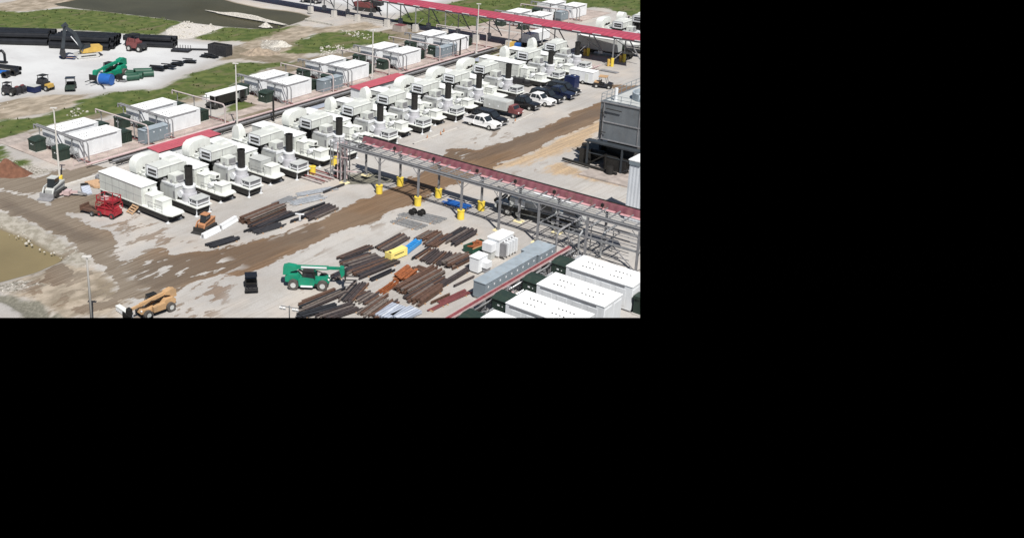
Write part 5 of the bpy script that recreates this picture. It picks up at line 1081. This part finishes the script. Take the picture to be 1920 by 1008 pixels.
PILES = [
 ((638,486),(697,463),.9,4,'h','beamd','dark beam in the row nearest the brown road','dark beams nearest the muddy road',.28,1),
 ((713,470),(761,443),1.6,5,'pipe','beamd','dark grey pipe in the bundle behind the yellow block','dark pipes behind the yellow block',.32,1),
 ((640,499),(702,479),1.5,6,'h','beamd','purplish dark beam right behind the green telehandler boom head','dark beams behind the green boom head',.26,1),
 ((655,511),(722,486),1.4,5,'h','beamd','dark beam in the bunch right of the green boom head','dark beams right of the green boom head',.26,1),
 ((669,521),(746,489),1.1,4,'h','beamd','long dark beam before the bunch by the green boom','long dark beams in front of that bunch',.26,1),
 ((695,527),(738,507),.5,2,'h','beamk','thin black beam of the pair facing the orange plates','thin black beams facing the orange plates',.22,1),
 ((624,523),(662,505),1.0,4,'h','beamd','dark beam lying right under the green boom','beams under the green boom',.24,1),
 ((562,573),(632,545),.8,3,'h','beamb','brown beam just below the green telehandler wheels','brown beams below the green telehandler',.27,1),
 ((565,583),(650,546),1.0,3,'h','beamd','grey brown beam second row below the green telehandler','second row beams below the green telehandler',.30,1),
 ((556,596),(634,574),.9,3,'h','beamk','black beam at the lower edge right of the light mast','black beams right of the light mast',.26,1),
 ((602,598),(668,575),1.6,6,'h','beamd','dark beam at the lower edge below the steep fan of beams','dark beams below the steep fan',.26,1),
 ((646,566),(679,531),1.5,6,'h','beamd','purplish beam in the steep fan pointing at the telehandler forks','steep fan of purplish beams',.24,1),
 ((660,561),(688,549),.6,3,'h','beamd','short dark beam right of the steep fan','short beams right of the steep fan',.22,1),
 ((677,569),(706,551),1.5,6,'pipe','beamd','short dark pipe in the block beside the orange rails','short pipe block beside the fan',.24,1),
 ((672,592),(722,557),.6,2,'h','beamb','long brown beam behind the brown stack at the lower edge','long brown beams at the lower edge',.24,1),
 ((692,596),(737,564),1.6,6,'pipe','beamb','brown pipe in the lower edge stack beside the pale sheets','wide brown stack at the lower edge',.27,1),
 ((714,549),(745,528),.9,4,'angle','beamr','orange rusted rail in the low bunch below the orange plates','orange rusted rails',.22,1),
 ((748,527),(771,509),1.6,5,'flat','beamr','orange rusted plate in the stack amid the yard','orange rusted plates',.33,2),
 ((752,549),(822,510),1.9,7,'h','beamb','brown beam in the largest stack right of the orange plates','largest strapped brown stack',.26,2),
 ((760,563),(832,523),.9,3,'h','beamd','dark beam along the front of the largest strapped stack','dark beams in front of the largest stack',.24,1),
 ((777,571),(822,541),1.3,5,'box','beamb','reddish brown box section stacked two high beside the red tray','reddish box sections',.26,2),
 ((823,539),(880,504),.6,3,'h','beamd','long dark beam reaching to the white cubicle','long beams reaching the white cubicle',.22,1),
 ((851,538),(891,519),.3,1,'pipe','beamd','single dark beam lying alone in front of the white cubicle','single beam',.28,1),
 ((811,569),(846,552),.3,1,'h','beamb','single thin brown beam left of the dark red flats','single thin beam',.2,1),
 ((822,572),(876,547),.9,4,'flat','redpipe','dark red flat bar beside the red cable tray','dark red flat bars',.22,1),
 ((802,585),(833,570),.5,2,'flat','redpipe','short dark red flat bar at the lower tray end','short red flat bars',.22,1),
 ((775,487),(806,466),.5,2,'h','beamd','dark beam right of the blue ladder beam','pair of dark beams by the blue beam',.26,1),
 ((806,496),(834,473),2.6,10,'h','beamd','dark narrow beam in the close rows behind the brown plate','close rows of dark narrow beams',.20,1),
 ((838,501),(877,482),1.6,6,'h','beamd','dark beam in the bunch touching the white cubicle','dark beams left of the white cubicle',.24,2),
 ((776,500),(813,512),.9,3,'flat','beamb','brown perforated plate lying across the rows of beams','brown plates lying across',.30,1),
 ((787,451),(817,435),1.3,5,'h','beamb','brown beam in the bunch at the tip of the blue beam','brown beams at the tip of the blue beam',.22,1),
 ((803,463),(836,441),1.5,6,'h','beamb','brown beam between the blue beam tip and the long dark stack','middle brown beams',.22,1),
 ((840,457),(885,430),2.1,8,'h','beamd','long dark beam in the stack below the third yellow guard','long dark stack below the third yellow guard',.25,1),
 ((459,419),(528,391),1.7,5,'h','beamb','wide brown beam in the stack next to the white barriers','wide brown beams next to the barriers',.34,2),
 ((476,429),(543,398),1.5,6,'h','beamd','purplish brown beam in front of the wide brown beams','purplish beams in front of the brown stack',.25,1),
 ((454,439),(612,381),.5,2,'h','beamk','very long black beam between the two left stacks','very long black beams',.25,1),
 ((477,437),(530,421),1.2,6,'pipe','beamk','thin black bar in the heap beside the muddy road','thin black bars at the muddy road edge',.18,1),
 ((573,411),(624,388),1.9,7,'h','beamd','dark brown beam in the stack right beside the muddy road','dark brown stack right beside the muddy road',.26,1),
 ((545,417),(575,407),.5,2,'h','beamk','short black beam beside the white T shaped bracket','short black beams',.22,1),
 ((393,462),(447,446),1.2,6,'h','beamk','black beam in the stack in front of the white barriers','black beams in front of the white barriers',.22,1),
 ((547,382),(606,369),1.5,7,'angle','silver','silver angle bar on the ground before the third turbine trailer','silver angle bars',.20,1),
 ((558,366),(632,352),1.1,6,'flat','silver','bright silver strip in the row farther from the muddy road','bright silver strips',.2,1),
 ((516,384),(550,370),1.1,4,'flat','galv','pale galvanised strip behind the wide brown beams','pale galvanised strips',.25,1),
 ((608,362),(648,346),.3,1,'box','beamk','single black beam at the foot of the pipe tower','single black beam',.28,1),
 ((836,379),(880,391),1.5,6,'pipe','blue','blue pipe in the row under the pipe bridge','blue pipes under the bridge',.18,1),
 ((737,412),(792,428),2.2,3,'ladder','galv','grey ladder frame lying flat beside the brown road under the bridge','grey ladder frames lying flat, front row',.5,1),
 ((758,400),(828,416),2.6,4,'ladder','galv','grey ladder frame in the row behind, by the black reels','grey ladder frames lying flat, rear row',.55,1),
]
for pl_ in PILES:
    if pl_[3] > 2 and pl_[4] != 'ladder': pl_ = (*pl_[:2], pl_[2]*1.22, min(11, round(pl_[3]*1.25)), *pl_[4:])
    nm_ = {'pipe':'steel_pipe','flat':'steel_flat','ladder':'ladder_frame'}.get(pl_[4], 'steel_beam'); ct_ = {'pipe':'pipe','flat':'flat bar','ladder':'ladder frame'}.get(pl_[4], 'beam')
    pile(pl_[0], pl_[1], pl_[2], pl_[3], pl_[4], pl_[5], pl_[6], pl_[7], pl_[8], pl_[9], name=nm_, cat=ct_)
for i, (px, py) in enumerate(((774, 403), (790, 405))):
    p = at(px, py); t = thing('cable_reel', f'black reel {"left" if i == 0 else "right"} of the two on the grey ladder frames', 'reel', (p.x, p.y, 0), 0, 'black reels'); B().cyl((0,-.35,.5),(0,-.25,.5),.45,14).cyl((0,.25,.5),(0,.35,.5),.45,14).obj('flange','black',t,True); B().cyl((0,-.25,.5),(0,.25,.5),.3,12).obj('core','black',t,True)
p = at(562, 413); t = thing('bracket', 'white T shaped bracket standing between the black beams', 'bracket', (p.x, p.y, 0)); B().box(-.08,.08,-.08,.08,0,.9).bar((-.5,-.3,.9),(.5,.3,.9),.14).obj('post','white',t); B().box(-.25,.25,-.25,.25,0,.06).obj('foot','steel',t)
# yellow counterweight frame and blue ladder beam
p, q_ = at(727, 490), at(756, 478); m_ = (p+q_)/2; hd = math.atan2(q_.y-p.y, q_.x-p.x)
t = thing('yellow_lifting_block', 'pale yellow steel block with a black stripe in the beam yard', 'lifting block', (m_.x-.1, m_.y+.25, 0), hd); q = B().box(-1.3,1.3,-.45,.45,.1,1.0).obj('body','yelp',t); B().box(-.8,.8,-.47,-.45,.6,.7).obj('slot','black',q); B().box(-1.42,-1.3,-.5,.5,.05,1.05).box(1.3,1.38,-.5,.5,.05,1.05).obj('end_plate','yelp',t); B().box(-1.2,1.2,-.4,.4,0,.1).obj('skid','dark',t); B().cb(-1.2,-.1,1.05,.25,.3,.1).obj('lug','black',t)
p, q_ = at(758, 476), at(785, 455); m_ = (p+q_)/2; hd = math.atan2(q_.y-p.y, q_.x-p.x); l_ = (q_-p).length/2
t = thing('lattice_boom', 'bright blue ladder shaped boom section behind the yellow block', 'boom section', (m_.x, m_.y, 0), hd); q = B(); q.box(-l_,l_,-.42,-.30,.1,.55).box(-l_,l_,.30,.42,.1,.55)
for x in np.arange(-l_+.2, l_, .55): q.box(x-.1,x+.1,-.30,.30,.35,.5)
q.obj('chords','blueb',t); B().box(-l_,l_,-.28,.28,.1,.2).obj('web','blue',t)
p = at(893, 468); t = thing('scrap_skip', 'green and rust brown open skip behind the white cubicle', 'skip', (p.x, p.y, 0), heading((880,472),(906,462))); q = B(); q.taper(-1.3,1.3,-.7,.7,0,.15).box(-1.5,1.5,-.75,-.68,.1,.8).box(-1.5,1.5,.68,.75,.1,.8).box(-1.5,-1.43,-.68,.68,.1,.8).box(1.43,1.5,-.68,.68,.1,.8); q.obj('tub','mgreen',t)
q = B(); rr = random.Random(3); [q.cb(rr.uniform(-1,1),rr.uniform(-.45,.45),.55+rr.uniform(0,.25),rr.uniform(.5,1.1),rr.uniform(.1,.4),.12,rr.uniform(0,3),rr.uniform(-.3,.3)) for _ in range(14)]; q.obj('scrap','beamr',t); B().box(-1.52,.2,-.78,-.7,.75,.85).obj('rim','tanm',t)
for i, (a_, b2) in enumerate((((716,598),(748,576)), ((742,600),(780,583)))):
    p, q_ = at(*a_), at(*b2); m_ = (p+q_)/2; t = thing('sheet_stack', f'pale blue metal sheet pack at the lower edge, {"nearer the brown stack" if i == 0 else "nearer the red tray"}', 'sheets', (m_.x, m_.y, 0), math.atan2(q_.y-p.y, q_.x-p.x), 'pale blue sheet packs'); l_ = (q_-p).length/2
    B().box(-l_,l_,-.85,.85,.1,.4).obj('sheets','sheet',t); B().box(-l_,l_,-.03,.03,.4,.43).obj('strap','white',t); B().box(-l_*.6,-l_*.5,-.8,.8,0,.1).box(l_*.5,l_*.6,-.8,.8,0,.1).obj('bearer','wood',t)
# ---------------------------------------------------------------- upper left laydown lot
def pipes(a, b, r, rows, layers, lab, grp, back=1):
    p, q_ = at(*a), at(*b); d = q_-p; Lg = d.length; ang = math.atan2(d.y, d.x); u = Vector((math.cos(ang), math.sin(ang), 0)); v = Vector((-u.y, u.x, 0)); c_ = (p+q_)/2
    for ly in range(layers):
        for i in range(rows-ly):
            pos = c_+v*((i+.5*ly)*2*r*1.01+r)+u*rs.uniform(-.5,.5); o = B().ring((-Lg/2,0,0),(Lg/2,0,0),r,r*.88,18).obj('large_pipe','blackp',None,True); o.location = (pos.x,pos.y,r+ly*r*1.75); o.rotation_euler = (0,0,ang+rs.uniform(-.004,.004)); tag(o, lab if rows*layers == 1 else f'{lab}, {["bottom","middle","top"][ly]} layer {ORD[i]} from the front', 'pipe', grp)
pipes((-60,82.5),(86,86.5),.72,5,2,'large black pipe in the left stack on the lot','left stack of large black pipes')
pipes((93,91),(205,96),.74,5,2,'large black pipe in the stack behind the yellow excavator','stack of large black pipes behind the excavator')
pipes((232,87),(322,91),.62,3,2,'large black pipe in the stack behind the red machine','stack of large black pipes behind the red machine')
pipes((236,74.5),(316,78.5),.62,1,1,'single black pipe lying behind the right pipe stack','single pipe')
pipes((-40,124),(38,133.5),.45,1,1,'black pipe at the left edge pointing at the lot','left edge black pipes'); pipes((-40,131),(38,140),.3,1,1,'thin black pipe below it at the left edge','thin left edge pipes')
p, q_ = at(350, 94), at(400, 95); t = thing('small_pipe', 'thin black pipe running to the black container', 'pipe', (0,0,0)); B().cyl((p.x,p.y,.25),(q_.x,q_.y,.25),.2,8).obj('pipe','blackp',t,True); B().box(p.x-.1,p.x+.1,p.y-.3,p.y+.3,0,.1).obj('chock','wood',t)
# excavator
p = at(163, 106); hd = heading((185, 100), (128, 106)); t = thing('excavator', 'yellow bodied excavator with a dark raised boom on the gravel lot', 'excavator', (p.x, p.y, 0), hd)
for s in (-1,1): q = B().prism([(-2.4,.35),(-2.0,.95),(2.1,.95),(2.5,.5),(2.1,.05),(-2.0,.05)], s*1.3-.3, s*1.3+.3).obj('track','rim',t); B().box(-1.6,1.6,s*1.3-.32,s*1.3+.32,.38,.62).obj('track_rollers','rubber',q)
B().cyl((0,0,.8),(0,0,1.1),.8,16).obj('turntable','dark',t); B().prism([(-3.0,1.1),(-3.1,2.2),(-1.0,2.3),(.9,1.9),(1.2,1.1)],-1.4,1.4).obj('body','yelm',t); B().box(-3.15,-1.0,-1.45,-1.41,1.3,2.1).obj('side_panel','yelp',t)
q = B().prism([(-.6,1.3),(-.6,2.9),(.6,2.9),(1.1,2.0),(1.1,1.3)],.35,1.35).obj('cab','glass',t); B().box(-.65,.65,.3,1.4,2.9,2.98).obj('cab_roof','dark',q)
B().bar((.9,-.1,1.7),(2.2,-.1,5.2),.6,.75).bar((2.1,-.1,5.1),(4.0,-.1,6.6),.55,.7).obj('boom','mast',t); B().bar((3.6,-.1,7.3),(4.6,-.1,6.6),.5,.9).bar((4.1,-.1,6.9),(4.9,-.1,2.2),.5,.6).obj('dipper_arm','mast',t)
B().prism([(4.6,2.2),(5.3,2.1),(5.6,1.0),(5.0,.2),(4.4,.8)],-.6,.5).obj('bucket','beamk',t); B().bar((1.2,-.1,2.0),(3.0,-.1,4.6),.16).obj('hydraulic_ram','white',t)
p = at(128, 108); t = thing('plate_stack', 'dark blue steel plates below the excavator bucket', 'plates', (p.x, p.y, 0), .5); B().cb(0,.4,.15,4.2,.7,.15,.15).cb(.3,-.9,.1,3.6,.6,.12,-.1).obj('plates','navy',t); B().box(-1,1,-.2,.2,0,.08).obj('bearer','wood',t)
def smallmachine(px, py, a, lab, m1, m2, sc=1.0, cat='machine'):
    p = at(px, py); t = thing('small_machine', lab, cat, (p.x, p.y, 0), a, None, sc)
    B().box(-1.1,.5,-.6,.6,.45,1.2).prism([(-1.1,1.2),(.3,1.2),(0,1.6),(-.9,1.7)],-.5,.5).obj('body', m1, t); B().box(.5,1.2,-.55,.55,.5,1.0).obj('hood', m2, t)
    q = B(); [q.box(x-.03,x+.03,y-.03,y+.03,1.2,2.1) for x in (-.8,.2) for y in (-.5,.5)]; q.obj('canopy_posts','black',t); B().cb(-.3,0,2.12,1.2,1.2,.06).obj('canopy','black',t)
    for x in (-.7,.8):
        for s in (-1,1): wheel(t, x, s*.6, .4, .25, 'rubber', 'rim')
    return t
smallmachine(256, 95, .3, 'small dark red machine with white wheels in front of the right pipe stack', 'redpipe', 'beamk', 1.7)
smallmachine(85, 168, .2, 'small yellow and orange roller at the lower side of the gravel lot', 'beamk', 'yelm', 1.3, 'roller')
smallmachine(18, 178, .4, 'small dark machine farthest left at the gravel lot edge', 'beamk', 'dark', 1.1)
for i, (px, py) in enumerate(((32.5, 177), (43, 174))):
    p = at(px, py); t = thing('bucket_attachment', f'black digging bucket {"left" if i == 0 else "right"} of a pair standing on the lot edge', 'bucket', (p.x, p.y, 0), .3, 'black digging buckets'); B().prism([(-.6,0),(-.7,.9),(-.4,1.4),(.3,1.4),(.6,.9),(.5,0)],-.5,.5).obj('shell','beamk',t); B().box(.5,.62,-.4,.4,.1,.2).obj('teeth','steel',t); B().box(-.2,.2,-.3,.3,1.4,1.6).obj('hitch','redpipe',t)
p = at(64, 172); t = thing('blue_box', 'dark blue box with a pale lid left of the yellow roller', 'box', (p.x, p.y, 0), .2); B().box(-1,1,-.8,.8,.1,1.2).obj('body','navy',t); B().box(-1.05,1.05,-.85,.85,1.2,1.28).obj('lid','geng',t); B().box(-.9,.9,-.7,.7,0,.1).obj('skid','dark',t)
for i, (px, py) in enumerate(((12, 145), (28, 141))):
    p = at(px, py); t = thing('pipe_fitting', f'black pipe fitting {"farther left" if i == 0 else "farther right"} beside the purple blue bundle', 'fitting', (p.x, p.y, 0), .4, 'black pipe fittings'); B().ring((0,-.6,.6),(0,.6,.6),.6,.45,16).obj('body','blackp',t,True); B().ring((0,-.7,.6),(0,-.6,.6),.72,.45,16).obj('flange','black',t,True)
p = at(0, 137); t = thing('pipe_bundle', 'purple blue pipe bundle cut by the left edge', 'pipe', (p.x, p.y, 0), .45); q = B(); [q.cyl((-3,y,.3),(1.8,y,.3),.22,8) for y in (-.6,-.1,.4)]; q.obj('pipes','blue',t,True); B().box(-2,-1.8,-.8,.6,0,.1).obj('chock','wood',t)
p = at(3, 118); t = thing('black_manifold', 'black pipe loop standing at the left edge', 'pipe fitting', (p.x, p.y, 0), .4); B().path([(-1,0,.4),(-1,0,2.4),(.4,0,2.6),(.9,0,2.0),(.9,0,.4)],.28,10).obj('loop','blackp',t,True); B().box(-1.4,1.3,-.4,.4,0,.4).obj('base','blackp',t)
p = at(201, 159); t = thing('blue_tank', 'round bright blue tank in front of the green telehandler', 'tank', (p.x, p.y, 0), .4); q = B(); q.cyl((-1.3,0,1.1),(1.1,0,1.1),1.05,18); q.obj('shell','blue',t,True); B().ring((-1.5,0,1.1),(-1.3,0,1.1),1.1,.8,18).obj('end_ring','sheet',t,True); B().box(-1.2,1.0,-.7,.7,0,.25).obj('cradle','steel',t)
p = at(192, 163); t = thing('black_hose', 'short black hose lying in front of the blue tank', 'hose', (p.x, p.y, 0), -.4); B().path([(-2,0,.12),(0,.15,.12),(1.6,0,.12)],.14,8).obj('hose','blackp',t,True); B().cyl((1.5,0,.12),(1.8,0,.12),.2,8).obj('coupling','steel',t)
for i, (px, py, l_) in enumerate(((238, 142, 3.2), (252, 147, 3.4), (268, 139, 3.6), (275, 144, 2.8), (246, 151, 3.0))):
    p = at(px, py); t = thing('green_pipe_section', f'bottle green pipe section in the heap by the blue tank, {["nearest the telehandler","second from the telehandler","behind the others","farthest right","lowest one"][i]}', 'pipe section', (p.x, p.y, 0), .55+.15*i, 'bottle green pipe heap'); B().ring((-l_/2,0,.62),(l_/2,0,.62),.62,.5,16).obj('pipe','mgreen',t,True); B().ring((l_/2-.2,0,.62),(l_/2,0,.62),.72,.5,16).obj('collar','mgreen',t,True)
p = at(228, 152); t = thing('pump', 'black and white pump between the blue tank and the green pipes', 'pump', (p.x, p.y, 0), .3); B().box(-.9,.6,-.5,.5,.4,1.3).obj('engine','black',t); B().cyl((.6,0,.8),(1.2,0,.8),.4,12).obj('casing','white',t,True); B().box(-1,1.2,-.6,.6,.1,.35).obj('skid','steel',t); wheel(t,-.3,-.7,.3,.15); wheel(t,-.3,.7,.3,.15)
rr = random.Random(9)
for i, (px, py, lab) in enumerate(((291, 131, 'left'), (312, 128, 'middle left'), (332, 122, 'middle right'), (352, 118, 'right'), (392, 108, 'separate'))):
    p = at(px, py); t = thing('rubber_mat_heap', f'black folded mats on the lot edge, the {lab} heap' if lab != 'separate' else 'black rings of hose beside the black container', 'mats', (p.x, p.y, 0), .5, 'black heaps on the lot edge'); q = B(); [q.cb(rr.uniform(-1.2,1.2),rr.uniform(-.5,.5),.15+.16*k,rr.uniform(2,3),rr.uniform(.7,1.2),.14,rr.uniform(-.3,.3),rr.uniform(-.06,.06)) for k in range(4)]; q.obj('mats','blackp',t); B().cyl((-1.2,.3,.85),(1.0,.2,.85),.12,8).obj('hose','beamk',t)
p = at(413, 103); hd = heading((397, 103), (428, 108)); t = thing('skip_container', 'black roll off container at the right end of the gravel lot', 'skip container', (p.x, p.y, 0), hd); q = B(); q.box(-2.4,2.4,-1.1,1.1,.25,.35).box(-2.4,2.4,-1.15,-1.05,.3,2.3).box(-2.4,2.4,1.05,1.15,.3,2.3).box(-2.4,-2.3,-1.05,1.05,.3,2.3).box(2.3,2.4,-1.05,1.05,.3,2.3); [q.box(x-.05,x+.05,-1.22,-1.15,.3,2.3) for x in np.arange(-2.2,2.3,.55)]; q.obj('tub','beamk',t); B().box(-2.3,2.3,-1.04,1.04,.5,1.9).obj('load','dark',t); B().box(-2.3,2.3,-.9,.9,0,.25).obj('skids','steel',t)
p = at(340, 96); t = thing('grating_stack', 'black gratings stacked at the end of the right pipe stack', 'gratings', (p.x, p.y, 0), .5); q = B(); [q.box(-2,2,-1.1,1.1,.05+.12*k,.12+.12*k) for k in range(4)]; [q.box(x-.05,x+.05,.9,1.0,.5,1.2) for x in np.arange(-1.8,1.9,.6)]; q.obj('panels','beamk',t); B().box(-1.8,1.8,-.9,.9,0,.05).obj('bearer','wood',t)
# beyond the far bridge
p = at(690, 20); t = thing('drill_rig', 'dark red tracked rig on the pale lot behind the far bridge', 'rig', (p.x, p.y, 0), 0.2, None, 1.2); B().box(-3,1.5,-1,1,.8,1.8).obj('body','redpipe',t); B().box(1.0,3.4,-.8,.8,1.4,2.6).obj('engine','beamk',t); B().bar((-3.4,0,1.2),(3,0,3.0),.4).obj('mast','dark',t)
for s in (-1,1): B().prism([(-2.6,.1),(-2.3,.8),(2.2,.8),(2.5,.1)],s*1.0-.25,s*1.0+.25).obj('track','rubber',t)
p = at(584, 5); t = thing('dark_machine', 'low dark machine on the grey road beyond the left end of the far bridge', 'machine', (p.x, p.y, 0), .2); B().box(-3,1,-1,1,.5,1.6).obj('body','beamk',t); B().box(1,3,-.8,.8,.6,2.1).obj('cab','steel',t)
for x in (-2,2):
    for s in (-1,1): wheel(t,x,s*.95,.6,.35)
p = at(997, 82); t = thing('box_trailer', 'white box trailer behind the last turbine trailers under the far bridge', 'trailer', (p.x+.6, p.y+1.0, 0), math.pi/2); q = B().box(-4.6,3.6,-1.1,1.1,.9,2.7).obj('body','white',t); B().box(-4.65,3.65,-1.15,1.15,2.7,2.78).obj('roof','roofw',t)
for x in (-3.4,-2.3):
    for s in (-1,1): wheel(t,x,s*1.0,.48,.3)
B().box(-4.4,4.4,-.8,.8,.7,1.0).obj('chassis','dark',t)
p = at(960, 90); t = thing('orange_pump', 'orange and blue pump skid left of the white box trailer under the bridge', 'pump', (p.x, p.y, 0), .3); B().box(-1,.6,-.8,.8,.3,1.4).obj('engine','yelm',t); B().box(.6,1.8,-.6,.6,.3,1.2).obj('pump_end','blue',t); B().box(-1.2,1.8,-.9,.9,.05,.3).obj('skid','steel',t)
pa, pb = at(1083, 99), at(1165, 112); hd = math.atan2(pb.y-pa.y, pb.x-pa.x); m_ = (pa+pb)/2
t = thing('semi_trailer', 'long pale grey semi trailer seen under the far red bridge', 'semi trailer', (m_.x, m_.y+1.5, 0), hd); B().box(-5.6,3.6,-1.25,1.25,1.2,3.8).obj('box_body','geng',t); B().box(-5.65,3.65,-1.3,1.3,3.8,3.88).obj('roof','roofw',t); B().box(-5.4,6.5,-.9,.9,.8,1.2).obj('chassis','black',t)
for x in (-5.0,-3.9,-2.8,4.6,5.7):
    for s in (-1,1): wheel(t,x,s*1.05,.5,.3)
B().box(-5.6,3.6,-1.28,-1.25,1.25,1.35).obj('lower_rail','steel',t); B().box(-.6,.4,-1.2,-.6,.5,1.1).obj('spare_box','white',t)
p = at(1185, 108); t = thing('pump_truck', 'dark pump truck with raised white tank at the right edge beyond the bridge', 'truck', (p.x, p.y+2, 0), hd); B().box(-4,4,-1,1,.8,1.3).obj('chassis','black',t); B().cyl((-3.2,0,2.4),(2.2,0,2.4),.75,14).obj('tank','geng',t,True); B().bar((-4,-1,1.6),(3,-1,3.0),.2).bar((3,-1,3),(4,-1,1.2),.2).obj('frame','steel',t); B().box(-3.6,-2.2,-1.1,-.6,1.3,2.2).obj('pump','dgreen',t)
for x in (-3,-1.8,2.6):
    for s in (-1,1): wheel(t,x,s*1,.5,.3)
p = at(1104, 131); t = thing('orange_pipe_rack', 'faded orange pipework in front of the last turbine trailer', 'pipework', (p.x-.6, p.y, 0)); q = B(); [q.path([(-2,y,.4),(1.5,y,.4),(2.2,y,1.0),(2.2,y+.6,1.0)],.1,8) for y in (-1.2,-.4,.5,1.3)]; q.bar((-1,-1.5,.6),(-1,1.6,.6),.12).bar((1,-1.5,.8),(1,1.6,.8),.12); q.obj('pipes','pinkpipe',t); B().cyl((.5,-.8,.4),(.5,-.8,1.1),.3,12).cyl((-1.2,.6,.4),(-1.2,.6,1.1),.25,12).obj('valves','orange',t,True); B().box(-1.1,-.9,-1.4,1.5,0,.3).box(.9,1.1,-1.4,1.5,0,.3).obj('supports','galv',t)
p = at(1142, 134); t = thing('black_mat', 'dark rectangular mat lying on the concrete below the far bridge', 'mat', (p.x, p.y, 0), 0); B().box(-1.9,1.9,-.7,.7,.02,.1).obj('mat','steel',t); B().box(-1.8,1.8,-.7,-.6,.1,.13).obj('edge','black',t)
for (px, py, lab) in ((985, 160, 'black engine skid between the turbine trailers and the navy pickup'), (1010, 153, 'black generator skid left of the blue cabin')):
    p = at(px, py); t = thing('engine_skid', lab, 'engine skid', (p.x-1, p.y, 0)); B().box(-2.2,2.2,-.8,.8,.1,.4).obj('skid','dark',t); B().box(-1.8,.6,-.6,.6,.4,1.3).box(.8,1.8,-.4,.4,.4,1.0).obj('engine','beamk',t); B().cyl((-1,0,1.3),(-1,0,1.6),.2,8).obj('filter','geng',t,True)
# traffic cones and posts along the parking line
for i, (px, py) in enumerate(((801, 259), (826, 252), (832, 247), (966, 228))):
    p = at(px, py); t = thing('traffic_cone', f'small faded orange cone on the parking line, {["farthest from the parked cars","middle of the left group","nearest the white pickup","by the grey box truck"][i]}', 'cone', (p.x, p.y, 0), 0, 'cones on the parking line'); B().cyl((0,0,.04),(0,0,.6),.15,10,.04).obj('cone','orange',t,True); B().box(-.2,.2,-.2,.2,0,.04).obj('base','rubber',t)
for i, (px, py) in enumerate(((806, 262), (990, 216))):
    p, q_ = (at(775, 270), at(858, 240)) if i == 0 else (at(962, 231), at(1000, 213)); m_ = (p+q_)/2; l_ = (q_-p).length/2; t = thing('wheel_stop', f'low pale kerb along the parking line {"left of" if i == 0 else "right of"} the white pickup', 'kerb', (m_.x, m_.y, 0), math.atan2(q_.y-p.y, q_.x-p.x), 'low kerbs along the parking line'); B().box(-l_,l_,-.12,.12,0,.13).obj('kerb','conc',t); B().box(-l_,-l_+.1,-.14,.14,0,.15).box(l_-.1,l_,-.14,.14,0,.15).obj('end_cap','steel',t)
# ================================================================ the built world ends where the photograph ends
bpy.context.view_layer.update()
def planes():
    o = np.array([0, 0, CAM_H]); e = FPX
    r = FWn*(600.0/e)-RTn               # inside: px < 1200
    d = UPn+FWn*((594.8-297)/e)         # inside: py < 594.8
    return [(o, r/np.linalg.norm(r)), (o, d/np.linalg.norm(d))]
PL = planes()
world_m = {}
def wm_(o):
    if o.name in world_m: return world_m[o.name]
    m = Matrix.LocRotScale(o.location, o.rotation_euler, o.scale)
    if o.parent: m = wm_(o.parent) @ m
    world_m[o.name] = m; return m
dead = []
for o in [x for x in bpy.data.objects if x.type == 'MESH']:
    m = np.array(wm_(o)); k = len(o.data.vertices); co = np.empty(k*3); o.data.vertices.foreach_get('co', co); co = co.reshape(-1, 3) @ m[:3,:3].T + m[:3,3]
    for (pt, nn) in PL:
        s = (co-pt) @ nn
        if s.max() <= 0.002: dead.append(o); break
        if s.min() < -0.002:
            if o.data.users > 1: o.data = o.data.copy()
            inv = wm_(o).inverted(); bm = bmesh.new(); bm.from_mesh(o.data)
            lp = inv @ Vector(pt); ln = (wm_(o).to_3x3().transposed() @ Vector(nn)).normalized()
            bmesh.ops.bisect_plane(bm, geom=bm.verts[:]+bm.edges[:]+bm.faces[:], plane_co=lp, plane_no=ln, clear_inner=True, dist=1e-4)
            if o.name != 'ground' and not o.name.startswith('water'):
                ed = [e for e in bm.edges if e.is_boundary and all(abs((v.co-lp).dot(ln)) < 1e-3 for v in e.verts)]
                if ed:
                    try: bmesh.ops.holes_fill(bm, edges=ed, sides=0)
                    except Exception: pass
            bm.to_mesh(o.data); bm.free()
            k = len(o.data.vertices); co = np.empty(k*3); o.data.vertices.foreach_get('co', co); co = co.reshape(-1, 3) @ m[:3,:3].T + m[:3,3]
            if k == 0: dead.append(o); break
def desc(o):
    r = []
    for c in CH.get(o.name, []): r += [c]+desc(c)
    return r
CH = {}
for o in bpy.data.objects:
    if o.parent: CH.setdefault(o.parent.name, []).append(o)
deadn = {o.name for o in dead}
kill = set()
for o in bpy.data.objects:
    if o.name in deadn and all(c.name in deadn for c in desc(o)): kill.add(o.name)
for nme in kill: bpy.data.objects.remove(bpy.data.objects[nme], do_unlink=True)
for o in [x for x in bpy.data.objects if x.type == 'EMPTY']:
    if not any(c.parent == o for c in o.children): bpy.data.objects.remove(o, do_unlink=True)
